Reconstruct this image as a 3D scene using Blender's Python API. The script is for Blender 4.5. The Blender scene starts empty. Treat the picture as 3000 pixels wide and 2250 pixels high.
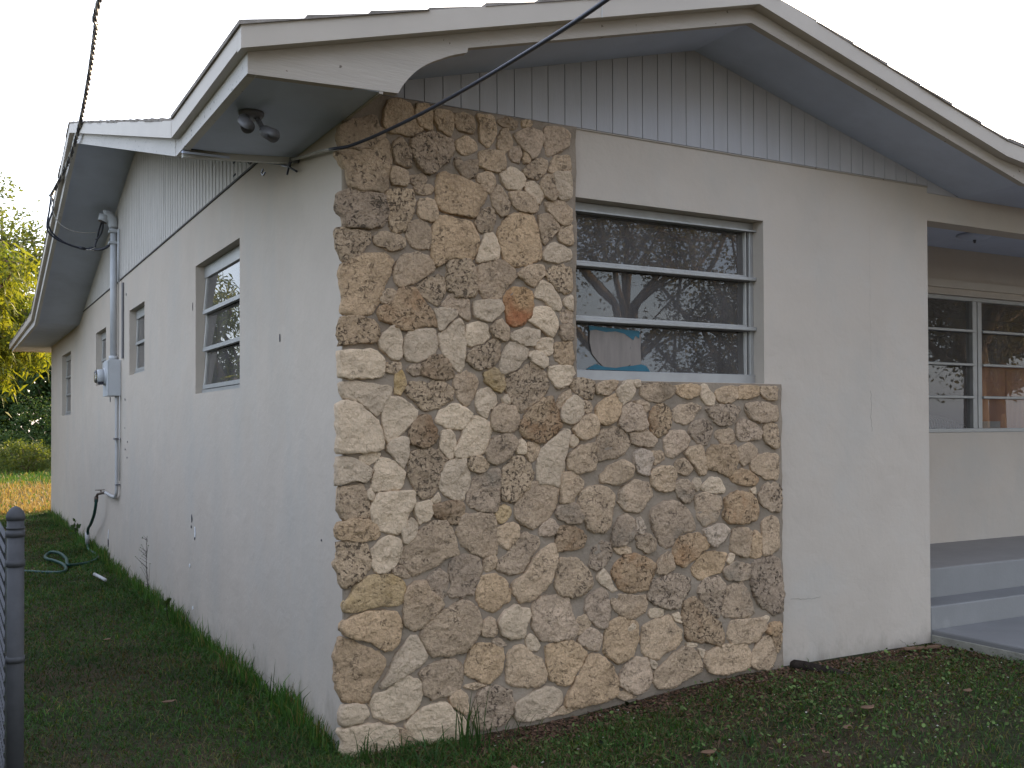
import bpy, bmesh, math, random
import numpy as np
from mathutils import Vector, Matrix, noise
R = math.radians
scene = bpy.context.scene
COL = scene.collection

# ------------------------------------------------------------------ camera, sky, sun, exposure
cam_data = bpy.data.cameras.new('camera')
cam = bpy.data.objects.new('camera', cam_data)
COL.objects.link(cam)
scene.camera = cam
cam_data.sensor_width = 36.0
cam_data.lens = 36.0 * 2964.3 / 3000.0
cam_data.shift_y = (1211.5 - 1125.0) / 3000.0
cam_data.clip_end = 2000.0
cam_data.clip_start = 0.05
CAM = Vector((-1.5903, -4.4462, 1.5))
right = Vector((0.873177, -0.487389, -0.003682)); up = Vector((-0.003012, -0.01295, 0.999912)); fwd = Vector((0.487393, 0.873089, 0.012775))
cam.matrix_world = Matrix(((right.x, up.x, -fwd.x, CAM.x), (right.y, up.y, -fwd.y, CAM.y), (right.z, up.z, -fwd.z, CAM.z), (0, 0, 0, 1)))

SUN_EL, SUN_AZ = R(21.0), math.atan2(0.66, 0.75)          # azimuth from +Y towards +X
sun_dir = Vector((math.sin(SUN_AZ) * math.cos(SUN_EL), math.cos(SUN_AZ) * math.cos(SUN_EL), math.sin(SUN_EL)))
world = bpy.data.worlds.new('World'); scene.world = world; world.use_nodes = True
wn = world.node_tree.nodes; wl = world.node_tree.links
sky = wn.new('ShaderNodeTexSky'); sky.sky_type = 'NISHITA'; sky.sun_disc = False
sky.sun_elevation = SUN_EL; sky.sun_rotation = SUN_AZ
sky.air_density = 1.0; sky.dust_density = 2.0; sky.ozone_density = 1.0
bg = wn['Background']; bg.inputs['Strength'].default_value = 0.15
veil = wn.new('ShaderNodeMix'); veil.data_type = 'RGBA'; veil.inputs[0].default_value = 0.38      # thin high haze evens the sky out
veil.inputs[7].default_value = (6.75, 7.1, 8.4, 1)
wl.new(sky.outputs['Color'], veil.inputs[6]); wl.new(veil.outputs[2], bg.inputs['Color'])
sun_data = bpy.data.lights.new('sun', 'SUN'); sun_data.energy = 5.0; sun_data.angle = R(0.6); sun_data.color = (1.0, 0.76, 0.46)
sun = bpy.data.objects.new('sun', sun_data); COL.objects.link(sun)
sun.rotation_euler = sun_dir.to_track_quat('Z', 'Y').to_euler()
scene.view_settings.view_transform = 'Standard'; scene.view_settings.look = 'None'
scene.view_settings.exposure = 1.45; scene.view_settings.gamma = 1.0
scene.view_settings.use_curve_mapping = False

# ------------------------------------------------------------------ helpers
def tag(o, label=None, cat=None, group=None, kind=None):
    if label: o['label'] = label
    if cat: o['category'] = cat
    if group: o['group'] = group
    if kind: o['kind'] = kind
    return o
def empty(name, loc=(0, 0, 0)):
    o = bpy.data.objects.new(name, None); COL.objects.link(o); o.location = loc; o.empty_display_size = 0.2
    return o
def link(name, me, mat=None, parent=None, smooth=False):
    if mat is not None: me.materials.append(mat)
    if smooth: me.polygons.foreach_set('use_smooth', [True] * len(me.polygons))
    o = bpy.data.objects.new(name, me); COL.objects.link(o)
    if parent is not None:
        o.parent = parent
        q = parent; off = Vector((0, 0, 0))
        while q is not None: off += Vector(q.location); q = q.parent
        o.location = -off                       # meshes are modelled in world coordinates
    return o
class MB:
    def __init__(s): s.v = []; s.f = []
    def add(s, vs, fs):
        n = len(s.v); s.v += [tuple(p) for p in vs]; s.f += [tuple(i + n for i in f) for f in fs]; return s
    def box(s, x0, x1, y0, y1, z0, z1):
        return s.add([(x0,y0,z0),(x1,y0,z0),(x1,y1,z0),(x0,y1,z0),(x0,y0,z1),(x1,y0,z1),(x1,y1,z1),(x0,y1,z1)],
                     [(0,3,2,1),(4,5,6,7),(0,1,5,4),(1,2,6,5),(2,3,7,6),(3,0,4,7)])
    def prism(s, poly, vec):
        n = len(poly); vec = Vector(vec)
        a = [Vector(p) for p in poly]; b = [p + vec for p in a]
        nrm = Vector((0,0,0))
        for i in range(n): nrm += a[i].cross(a[(i+1) % n])
        f1 = tuple(range(n)); f2 = tuple(range(n, 2*n))
        if nrm.dot(vec) > 0: caps = [f1[::-1], f2]; side = [(i, (i+1) % n, n+(i+1) % n, n+i) for i in range(n)]
        else: caps = [f1, f2[::-1]]; side = [((i+1) % n, i, n+i, n+(i+1) % n) for i in range(n)]
        return s.add(a + b, caps + side)
    def tube(s, pts, rad, n=8, cap=True):
        pts = [Vector(p) for p in pts]
        if not hasattr(rad, '__len__'): rad = [rad] * len(pts)
        d = (pts[1] - pts[0]).normalized(); ref = Vector((0, 0, 1)) if abs(d.z) < 0.9 else Vector((1, 0, 0))
        u = d.cross(ref).normalized(); rings = []; base = len(s.v)
        for i, p in enumerate(pts):
            if i == 0: t = pts[1] - pts[0]
            elif i == len(pts) - 1: t = pts[-1] - pts[-2]
            else: t = (pts[i+1] - pts[i]).normalized() + (pts[i] - pts[i-1]).normalized()
            t.normalize(); u = (u - t * u.dot(t))
            if u.length < 1e-5: u = t.orthogonal()
            u.normalize(); w = t.cross(u)
            for k in range(n):
                a = 2 * math.pi * k / n; s.v.append(tuple(p + (u * math.cos(a) + w * math.sin(a)) * rad[i]))
        for i in range(len(pts) - 1):
            for k in range(n):
                a = base + i*n + k; b = base + i*n + (k+1) % n
                s.f.append((a, b, b + n, a + n))
        if cap:
            s.f.append(tuple(base + k for k in range(n))[::-1]); s.f.append(tuple(base + (len(pts)-1)*n + k for k in range(n)))
        return s
    def mesh(s, name='m'):
        me = bpy.data.meshes.new(name); me.from_pydata(s.v, [], s.f); me.validate(); me.update(); return me
    def build(s, name, mat, parent=None, smooth=False):
        return link(name, s.mesh(name), mat, parent, smooth)
def bevel(o, w=0.004, seg=1):
    m = o.modifiers.new('bevel', 'BEVEL'); m.width = w; m.segments = seg; m.limit_method = 'ANGLE'; m.angle_limit = R(40)
    return o
def smooth_curve(pts, n=6):
    pts = [Vector(p) for p in pts]; out = []
    for i in range(len(pts) - 1):
        p0 = pts[max(i-1, 0)]; p1 = pts[i]; p2 = pts[i+1]; p3 = pts[min(i+2, len(pts)-1)]
        for k in range(n):
            t = k / n
            out.append(0.5 * ((2*p1) + (p2-p0)*t + (2*p0-5*p1+4*p2-p3)*t*t + (3*p1-p0-3*p2+p3)*t*t*t))
    out.append(pts[-1]); return out
def np_mesh(name, verts, loops_per_face, nf, mat, parent=None, col=None):
    """verts (n,3); faces use consecutive vertices, loops_per_face each"""
    me = bpy.data.meshes.new(name); nv = len(verts)
    me.vertices.add(nv); me.vertices.foreach_set('co', np.asarray(verts, dtype=np.float32).ravel())
    idx = loops_per_face.ravel().astype(np.int32)
    k = loops_per_face.shape[1]
    me.loops.add(len(idx)); me.loops.foreach_set('vertex_index', idx)
    me.polygons.add(nf); me.polygons.foreach_set('loop_start', np.arange(0, nf * k, k, dtype=np.int32))
    me.polygons.foreach_set('loop_total', np.full(nf, k, dtype=np.int32))
    me.update(calc_edges=True)
    if col is not None:
        at = me.color_attributes.new('tint', 'FLOAT_COLOR', 'POINT')
        c = np.ones((nv, 4), dtype=np.float32); c[:, :3] = col; at.data.foreach_set('color', c.ravel())
    return link(name, me, mat, parent)

# ------------------------------------------------------------------ materials
def newmat(name):
    m = bpy.data.materials.new(name); m.use_nodes = True
    nt = m.node_tree; b = nt.nodes['Principled BSDF']; return m, nt, b
def N(nt, t, **kw):
    n = nt.nodes.new(t)
    for k, v in kw.items():
        if k in n.inputs: n.inputs[k].default_value = v
        else: setattr(n, k, v)
    return n
def mapped(nt, scale=(1, 1, 1), coord='Object'):
    tc = N(nt, 'ShaderNodeTexCoord'); mp = N(nt, 'ShaderNodeMapping'); mp.inputs['Scale'].default_value = scale
    nt.links.new(tc.outputs[coord], mp.inputs['Vector']); return mp.outputs['Vector']
def ramp(nt, fac, stops):
    r = N(nt, 'ShaderNodeValToRGB'); e = r.color_ramp.elements
    e[0].position = stops[0][0]; e[0].color = (*stops[0][1], 1); e[1].position = stops[-1][0]; e[1].color = (*stops[-1][1], 1)
    for p, c in stops[1:-1]:
        x = e.new(p); x.color = (*c, 1)
    nt.links.new(fac, r.inputs['Fac']); return r.outputs['Color']
def mix(nt, fac, a, b, mode='MIX'):
    m = N(nt, 'ShaderNodeMix'); m.data_type = 'RGBA'; m.blend_type = mode
    for k, v in ((0, fac), (6, a), (7, b)):
        if hasattr(v, 'node'): nt.links.new(v, m.inputs[k])
        else: m.inputs[k].default_value = v if k == 0 else ((*v, 1) if len(v) == 3 else v)
    return m.outputs[2]
def S(c, k): return tuple(min(1, x * k) for x in c)
def stucco_mat():
    m = pbr('stucco', (0.505, 0.438, 0.366), 0.9, 0.05, 2.2, 0.45, 38, 0.004, 0.2, dirt=(0.43, 0.405, 0.36), dirt_scale=(1.2, 1.2, 0.45), dirt_lo=0.48, dirt_hi=0.95)
    nt = m.node_tree; L = nt.links; b = nt.nodes['Principled BSDF']
    old = b.inputs['Normal'].links[0].from_socket; n = N(nt, 'ShaderNodeTexNoise', Scale=6.5, Detail=3.0, Roughness=0.5, Distortion=0.4); L.new(mapped(nt, (1, 1, 1)), n.inputs['Vector'])
    bp = N(nt, 'ShaderNodeBump', Strength=0.35, Distance=0.02); L.new(n.outputs['Fac'], bp.inputs['Height']); L.new(old, bp.inputs['Normal']); L.new(bp.outputs['Normal'], b.inputs['Normal'])
    c = b.inputs['Base Color'].links[0].from_socket; tc = N(nt, 'ShaderNodeTexCoord'); sp = N(nt, 'ShaderNodeSeparateXYZ'); L.new(tc.outputs['Object'], sp.inputs[0])
    n2 = N(nt, 'ShaderNodeTexNoise', Scale=5.0, Detail=7.0, Roughness=0.7); L.new(mapped(nt, (1.5, 1.5, 0.8)), n2.inputs['Vector'])
    ma = N(nt, 'ShaderNodeMath', operation='MULTIPLY_ADD'); ma.inputs[1].default_value = -1.4; L.new(sp.outputs['Z'], ma.inputs[0]); L.new(n2.outputs['Fac'], ma.inputs[2])
    f = ramp(nt, ma.outputs[0], [(0.22, (0, 0, 0)), (0.62, (0.75, 0.75, 0.75))]); c = mix(nt, f, c, (0.27, 0.235, 0.19)); n3 = N(nt, 'ShaderNodeTexNoise', Scale=1.1, Detail=8.0, Roughness=0.7); L.new(mapped(nt, (1, 1, 1)), n3.inputs['Vector'])
    f2 = ramp(nt, n3.outputs['Fac'], [(0.52, (0, 0, 0)), (0.75, (0.5, 0.5, 0.5))]); c = mix(nt, f2, c, (0.40, 0.385, 0.35)); L.new(c, b.inputs['Base Color'])
    return m
def pbr(name, col, rough=0.8, var=0.12, scale=5.0, bump=0.15, bscale=80.0, dist=0.004, spec=0.3, metal=0.0, stretch=(1, 1, 1), dirt=None, dirt_scale=(3, 3, 0.8), dirt_lo=0.55, dirt_hi=0.8, chips=None):
    m, nt, b = newmat(name); L = nt.links
    v = mapped(nt, stretch)
    n1 = N(nt, 'ShaderNodeTexNoise', Scale=scale, Detail=5.0, Roughness=0.6); L.new(v, n1.inputs['Vector'])
    c = ramp(nt, n1.outputs['Fac'], [(0.3, S(col, 1 - var)), (0.7, S(col, 1 + var))])
    if dirt is not None:
        dv = mapped(nt, dirt_scale); n2 = N(nt, 'ShaderNodeTexNoise', Scale=1.6, Detail=6.0, Roughness=0.62); L.new(dv, n2.inputs['Vector'])
        f = ramp(nt, n2.outputs['Fac'], [(dirt_lo, (0, 0, 0)), (dirt_hi, (1, 1, 1))])
        c = mix(nt, f, c, dirt)
    if chips is not None:
        cv = mapped(nt, (1, 1, 1)); n4 = N(nt, 'ShaderNodeTexNoise', Scale=chips[1], Detail=3.0, Roughness=0.5); L.new(cv, n4.inputs['Vector'])
        f = ramp(nt, n4.outputs['Fac'], [(chips[2], (0, 0, 0)), (chips[2] + 0.015, (1, 1, 1))])
        c = mix(nt, f, c, chips[0])
    L.new(c, b.inputs['Base Color'])
    b.inputs['Roughness'].default_value = rough; b.inputs['Metallic'].default_value = metal; b.inputs['Specular IOR Level'].default_value = spec
    if bump:
        n3 = N(nt, 'ShaderNodeTexNoise', Scale=bscale, Detail=6.0, Roughness=0.6); L.new(v, n3.inputs['Vector'])
        bp = N(nt, 'ShaderNodeBump', Strength=bump, Distance=dist); L.new(n3.outputs['Fac'], bp.inputs['Height']); L.new(bp.outputs['Normal'], b.inputs['Normal'])
    return m
M = {}
M['stucco'] = stucco_mat()
M['trim'] = pbr('painted_metal_trim', (0.49, 0.432, 0.36), 0.5, 0.04, 3, 0.05, 20, 0.003, 0.4)
M['wood_paint'] = pbr('painted_wood', (0.42, 0.37, 0.31), 0.75, 0.08, 4, 0.6, 30, 0.004, 0.3, stretch=(0.35, 0.35, 3.0), chips=((0.16, 0.13, 0.10), 26, 0.72))
M['wood_paint_left'] = pbr('flaking_painted_wood', (0.56, 0.53, 0.49), 0.75, 0.06, 4, 0.5, 40, 0.004, 0.3, stretch=(1.5, 0.25, 2.0), chips=((0.12, 0.11, 0.10), 60, 0.68))
M['siding'] = pbr('painted_siding', (0.42, 0.41, 0.415), 0.7, 0.06, 2.5, 0.25, 40, 0.003, 0.3, stretch=(3, 3, 0.4))
M['siding_left'] = pbr('weathered_siding', (0.52, 0.485, 0.44), 0.75, 0.08, 5, 0.5, 40, 0.004, 0.3, stretch=(5, 5, 0.5), dirt=(0.32, 0.30, 0.27), dirt_scale=(7, 7, 0.6), dirt_lo=0.55, dirt_hi=0.75, chips=((0.1, 0.09, 0.08), 30, 0.73))
M['dark_gap'] = pbr('dark_gap', (0.10, 0.095, 0.09), 0.9, 0.1, 10, 0)
M['soffit'] = pbr('soffit_paint', (0.49, 0.53, 0.63), 0.85, 0.07, 1.5, 0.2, 60, 0.003, 0.2, dirt=(0.42, 0.45, 0.53), dirt_scale=(1.5, 1.5, 1.5), dirt_lo=0.5, dirt_hi=0.8)
M['mortar'] = pbr('mortar', (0.285, 0.228, 0.17), 0.95, 0.16, 3.5, 1.0, 45, 0.008, 0.15)
M['shingle'] = pbr('asphalt_shingle', (0.27, 0.24, 0.21), 0.95, 0.3, 12, 1.0, 150, 0.004, 0.1)
M['frame'] = pbr('window_aluminium', (0.36, 0.355, 0.34), 0.45, 0.08, 9, 0.1, 60, 0.002, 0.5, metal=0.35)
M['rail_white'] = pbr('painted_window_channel', (0.50, 0.48, 0.44), 0.6, 0.08, 9, 0.1, 60, 0.002)
M['concrete'] = pbr('painted_concrete', (0.185, 0.183, 0.18), 0.75, 0.07, 3, 0.4, 60, 0.003, 0.3, dirt=(0.27, 0.26, 0.24), dirt_scale=(2, 2, 2), dirt_lo=0.6, dirt_hi=0.85)
M['riser'] = pbr('painted_riser', (0.235, 0.23, 0.22), 0.75, 0.06, 3, 0.4, 60, 0.003, 0.3, dirt=(0.34, 0.33, 0.31), dirt_scale=(2, 2, 2), dirt_lo=0.6, dirt_hi=0.85)
M['porch_floor'] = pbr('porch_floor_paint', (0.24, 0.225, 0.21), 0.7, 0.08, 3, 0.3, 60, 0.003, 0.3)
M['slab_edge'] = pbr('bare_concrete_edge', (0.26, 0.25, 0.21), 0.9, 0.2, 9, 0.8, 60, 0.006, 0.2)
M['galv'] = pbr('galvanised_steel', (0.07, 0.07, 0.072), 0.65, 0.15, 14, 0.1, 60, 0.001, 0.3, metal=0.2)
M['galv_light'] = pbr('galvanised_wire', (0.12, 0.122, 0.13), 0.55, 0.12, 14, 0, metal=0.3)
M['grey_paint'] = pbr('grey_painted_steel', (0.47, 0.48, 0.49), 0.5, 0.05, 9, 0.08, 60, 0.001, 0.4)
M['pvc'] = pbr('grey_pvc', (0.46, 0.45, 0.44), 0.45, 0.05, 9, 0, spec=0.4)
M['black_cable'] = pbr('black_cable', (0.022, 0.024, 0.035), 0.45, 0.1, 20, 0, spec=0.5)
M['alu_cable'] = pbr('bare_cable', (0.42, 0.40, 0.37), 0.5, 0.1, 20, 0, metal=0.5)
M['hose'] = pbr('green_rubber_hose', (0.009, 0.05, 0.038), 0.5, 0.15, 20, 0, spec=0.45)
M['rust'] = pbr('dark_brass', (0.12, 0.09, 0.07), 0.6, 0.2, 30, 0, metal=0.4)
M['road'] = pbr('bounce_road_surface', (0.20, 0.185, 0.16), 0.9, 0.1, 3, 0.5, 60, 0.004)
M['bark'] = pbr('bark', (0.17, 0.125, 0.09), 0.95, 0.3, 9, 1.0, 18, 0.03, 0.1, stretch=(1, 1, 0.3))
M['root'] = pbr('rotten_root', (0.035, 0.027, 0.022), 0.95, 0.3, 20, 1.0, 40, 0.02, 0.1)
M['lamp_body'] = pbr('lamp_grey', (0.13, 0.125, 0.13), 0.5, 0.08, 20, 0, spec=0.4)
M['lamp_dark'] = pbr('lamp_inside', (0.02, 0.02, 0.03), 0.3, 0.1, 20, 0, spec=0.5)
M['cardboard'] = pbr('patch_board', (0.235, 0.205, 0.18), 0.9, 0.1, 6, 0.3, 40, 0.002, 0.1, stretch=(6, 1, 1))
M['tape'] = pbr('blue_tape', (0.015, 0.105, 0.15), 0.5, 0.15, 12, 0.4, 60, 0.002, 0.4)
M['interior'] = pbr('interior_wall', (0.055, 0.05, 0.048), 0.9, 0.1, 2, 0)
M['brown_wood'] = pbr('brown_wood', (0.46, 0.19, 0.08), 0.6, 0.15, 4, 0, stretch=(6, 1, 0.5))
M['curtain'] = pbr('pale_curtain', (0.45, 0.45, 0.44), 0.9, 0.1, 4, 0)
M['pole_wood'] = pbr('pole_wood', (0.12, 0.09, 0.07), 0.9, 0.2, 4, 0.5, 20, 0.01)
M['crack'] = pbr('crack', (0.33, 0.295, 0.25), 0.9, 0.1, 20, 0)
M['hole'] = pbr('chipped_spot', (0.07, 0.07, 0.08), 0.9, 0.2, 40, 0)
M['white_chip'] = pbr('flaked_plaster', (0.70, 0.70, 0.70), 0.9, 0.1, 40, 0.5, 60, 0.003)
M['ground'] = None
def glass_mat(name, tint=0.8, wav=0.01, dust=0.07):
    m = bpy.data.materials.new(name); m.use_nodes = True; nt = m.node_tree; nt.nodes.clear(); L = nt.links
    out = N(nt, 'ShaderNodeOutputMaterial'); mx = N(nt, 'ShaderNodeMixShader'); tr = N(nt, 'ShaderNodeBsdfTransparent'); gl = N(nt, 'ShaderNodeBsdfGlossy')
    tr.inputs['Color'].default_value = (tint, tint, tint * 0.99, 1); gl.inputs['Roughness'].default_value = 0.003
    fr = N(nt, 'ShaderNodeFresnel', IOR=1.75)
    v = mapped(nt, (1, 1, 1)); n = N(nt, 'ShaderNodeTexNoise', Scale=3.0, Detail=2.0); L.new(v, n.inputs['Vector'])
    bp = N(nt, 'ShaderNodeBump', Strength=wav, Distance=0.05); L.new(n.outputs['Fac'], bp.inputs['Height'])
    L.new(bp.outputs['Normal'], gl.inputs['Normal']); L.new(fr.outputs['Fac'], mx.inputs['Fac']); L.new(tr.outputs[0], mx.inputs[1]); L.new(gl.outputs[0], mx.inputs[2]); df = N(nt, 'ShaderNodeBsdfDiffuse'); df.inputs['Color'].default_value = (.62, .58, .55, 1); m2 = N(nt, 'ShaderNodeMixShader')
    dn = N(nt, 'ShaderNodeTexNoise', Scale=2.5, Detail=5.0, Roughness=0.6); L.new(mapped(nt, (2, 2, .6)), dn.inputs['Vector']); dr = ramp(nt, dn.outputs['Fac'], [(0.3, (dust,) * 3), (0.75, (dust * 2.4,) * 3)])
    L.new(dr, m2.inputs['Fac']); L.new(mx.outputs[0], m2.inputs[1]); L.new(df.outputs[0], m2.inputs[2]); L.new(m2.outputs[0], out.inputs['Surface'])
    return m
M['glass'] = glass_mat('window_glass', 0.8, 0.002)
M['meter_glass'] = glass_mat('meter_glass', 0.9, 0.0)
def leaf_mat(name, dark, light, trans=0.35, usecol=False, rough=0.62, scale=1.3):
    m = bpy.data.materials.new(name); m.use_nodes = True; nt = m.node_tree; b = nt.nodes['Principled BSDF']; L = nt.links
    out = nt.nodes['Material Output']
    if usecol:
        a = N(nt, 'ShaderNodeAttribute'); a.attribute_name = 'tint'; c = a.outputs['Color']
    else:
        v = mapped(nt, (1, 1, 1)); n = N(nt, 'ShaderNodeTexNoise', Scale=scale, Detail=4.0, Roughness=0.7); L.new(v, n.inputs['Vector'])
        c = ramp(nt, n.outputs['Fac'], [(0.32, dark), (0.68, light)])
    L.new(c, b.inputs['Base Color']); b.inputs['Roughness'].default_value = rough; b.inputs['Specular IOR Level'].default_value = 0.12
    t = N(nt, 'ShaderNodeBsdfTranslucent'); c2 = mix(nt, 1.0, c, (1.9, 1.7, 0.5), 'MULTIPLY'); L.new(c2, t.inputs['Color'])
    mx = N(nt, 'ShaderNodeMixShader'); mx.inputs['Fac'].default_value = trans
    L.new(b.outputs[0], mx.inputs[1]); L.new(t.outputs[0], mx.inputs[2]); L.new(mx.outputs[0], out.inputs['Surface'])
    return m
M['grass'] = leaf_mat('grass', None, None, 0.25, True, 0.6)
M['mango'] = leaf_mat('mango_leaf', (0.045, 0.08, 0.02), (0.21, 0.22, 0.035), 0.42)
M['fine_leaf'] = leaf_mat('small_leaf', (0.06, 0.09, 0.03), (0.12, 0.14, 0.04), 0.35)
M['oak'] = leaf_mat('oak_leaf', (0.085, 0.08, 0.035), (0.18, 0.145, 0.06), 0.3)
M['shrub'] = leaf_mat('shrub_leaf', (0.03, 0.06, 0.02), (0.06, 0.10, 0.035), 0.25)
M['dry_leaf'] = pbr('dry_leaf', (0.17, 0.10, 0.06), 0.8, 0.3, 20, 0.3, 60, 0.003)
def soil():
    m, nt, b = newmat('soil_and_thatch'); L = nt.links; v = mapped(nt, (1, 1, 1))
    n1 = N(nt, 'ShaderNodeTexNoise', Scale=1.6, Detail=6.0, Roughness=0.65); L.new(v, n1.inputs['Vector'])
    n2 = N(nt, 'ShaderNodeTexNoise', Scale=55.0, Detail=5.0, Roughness=0.7); L.new(v, n2.inputs['Vector'])
    c1 = ramp(nt, n1.outputs['Fac'], [(0.35, (0.035, 0.045, 0.018)), (0.5, (0.06, 0.052, 0.030)), (0.68, (0.095, 0.064, 0.043))])
    c2 = ramp(nt, n2.outputs['Fac'], [(0.3, (0.45, 0.45, 0.45)), (0.75, (1.5, 1.5, 1.5))])
    L.new(mix(nt, 1.0, c1, c2, 'MULTIPLY'), b.inputs['Base Color']); b.inputs['Roughness'].default_value = 0.95; b.inputs['Specular IOR Level'].default_value = 0.1
    bp = N(nt, 'ShaderNodeBump', Strength=1.0, Distance=0.02); L.new(n2.outputs['Fac'], bp.inputs['Height']); L.new(bp.outputs['Normal'], b.inputs['Normal'])
    return m
M['ground'] = soil()
def stone_mat(name, col, pit=0.5, warm=None, warm_amt=0.5, grain=1.0):
    m, nt, b = newmat(name); L = nt.links; v = mapped(nt, (1, 1, 1)); oi = N(nt, 'ShaderNodeObjectInfo')
    off = N(nt, 'ShaderNodeVectorMath'); off.operation = 'ADD'; L.new(v, off.inputs[0])
    cmb = N(nt, 'ShaderNodeCombineXYZ'); mul = N(nt, 'ShaderNodeMath', operation='MULTIPLY'); mul.inputs[1].default_value = 37.0
    L.new(oi.outputs['Random'], mul.inputs[0]); L.new(mul.outputs[0], cmb.inputs[1]); L.new(cmb.outputs[0], off.inputs[1]); v = off.outputs[0]
    n1 = N(nt, 'ShaderNodeTexNoise', Scale=9.0, Detail=6.0, Roughness=0.6); L.new(v, n1.inputs['Vector'])
    col = (col[0] * 1.03, col[1] * .945, col[2] * .86); c = ramp(nt, n1.outputs['Fac'], [(0.28, S(col, 0.80)), (0.5, col), (0.72, S(col, 1.14))])
    if warm is not None:
        n5 = N(nt, 'ShaderNodeTexNoise', Scale=5.0, Detail=4.0, Roughness=0.55, Distortion=0.6); L.new(v, n5.inputs['Vector'])
        f = ramp(nt, n5.outputs['Fac'], [(0.62 - warm_amt * 0.3, (0, 0, 0)), (0.80 - warm_amt * 0.3, (0.9, 0.9, 0.9))]); c = mix(nt, f, c, warm)
    r = ramp(nt, oi.outputs['Random'], [(0.0, (0.86, 0.85, 0.84)), (0.5, (1.0, 0.98, 0.95)), (1.0, (1.12, 1.09, 1.04))]); c = mix(nt, 1.0, c, r, 'MULTIPLY')
    n2 = N(nt, 'ShaderNodeTexNoise', Scale=70.0, Detail=6.0, Roughness=0.75); L.new(v, n2.inputs['Vector'])
    g = ramp(nt, n2.outputs['Fac'], [(0.30, (0.62, 0.60, 0.58)), (0.52, (1.0, 1.0, 1.0)), (0.75, (1.20, 1.19, 1.16))]); c = mix(nt, grain, c, mix(nt, 1.0, c, g, 'MULTIPLY'))
    vv = N(nt, 'ShaderNodeTexNoise', Scale=58.0, Detail=3.5, Roughness=0.55, Distortion=0.9); L.new(v, vv.inputs['Vector'])
    n6 = N(nt, 'ShaderNodeTexNoise', Scale=14.0, Detail=2.0); L.new(v, n6.inputs['Vector'])
    pm = ramp(nt, vv.outputs['Fac'], [(0.36, (1, 1, 1)), (0.455, (0, 0, 0))]); ar = ramp(nt, n6.outputs['Fac'], [(0.62 - 0.25 * pit, (0, 0, 0)), (0.72 - 0.25 * pit, (1, 1, 1))])
    pits = mix(nt, 1.0, pm, ar, 'MULTIPLY'); sc = mix(nt, 1.0, pits, (min(1, pit + .25),) * 3, 'MULTIPLY')
    c = mix(nt, sc, c, S(col, 0.34)); L.new(c, b.inputs['Base Color']); b.inputs['Roughness'].default_value = 0.95; b.inputs['Specular IOR Level'].default_value = 0.12
    inv = mix(nt, 1.0, n2.outputs['Color'], sc, 'SUBTRACT')
    n7 = N(nt, 'ShaderNodeTexNoise', Scale=22.0, Detail=5.0, Roughness=0.6); L.new(v, n7.inputs['Vector'])
    b1 = N(nt, 'ShaderNodeBump', Strength=1.0, Distance=0.035); L.new(n7.outputs['Fac'], b1.inputs['Height'])
    b2 = N(nt, 'ShaderNodeBump', Strength=0.8 + 0.2 * pit, Distance=0.011); L.new(inv, b2.inputs['Height']); L.new(b1.outputs['Normal'], b2.inputs['Normal'])
    L.new(b2.outputs['Normal'], b.inputs['Normal']); return m
ST = {'c': stone_mat('cream_stone', (0.65, 0.55, 0.43), 0.1, grain=0.5), 't': stone_mat('tan_stone', (0.56, 0.45, 0.335), 0.4, (0.56, 0.40, 0.26), 0.3),
      'q': stone_mat('pitted_stone', (0.52, 0.42, 0.31), 1.0), 'b': stone_mat('brown_stone', (0.50, 0.405, 0.305), 0.6, (0.33, 0.25, 0.17), 0.3),
      'k': stone_mat('dark_pitted_stone', (0.48, 0.375, 0.265), 1.0, (0.34, 0.21, 0.12), 0.4), 'g': stone_mat('grey_stone', (0.49, 0.40, 0.31), 0.5, (0.30, 0.25, 0.19), 0.2),
      'h': stone_mat('coral_grey_stone', (0.465, 0.385, 0.305), 0.95), 'd': stone_mat('mauve_grey_stone', (0.45, 0.37, 0.29), 0.8), 'o': stone_mat('sandy_stone', (0.57, 0.44, 0.305), 0.5, (0.40, 0.28, 0.17), 0.3),
      'p': stone_mat('pinkish_stone', (0.55, 0.45, 0.355), 0.4), 'x': stone_mat('rust_stone', (0.50, 0.35, 0.21), 0.5, (0.40, 0.16, 0.075), 0.7), 'r': stone_mat('rusty_brown_stone', (0.48, 0.365, 0.25), 0.7, (0.40, 0.23, 0.12), 0.35),
      'y': stone_mat('ochre_stone', (0.52, 0.41, 0.26), 0.5, (0.42, 0.28, 0.11), 0.4), 'w': stone_mat('white_grey_stone', (0.60, 0.515, 0.43), 0.6)}
ST['r'] = ST['r']
STONE_MATS = ST
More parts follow.
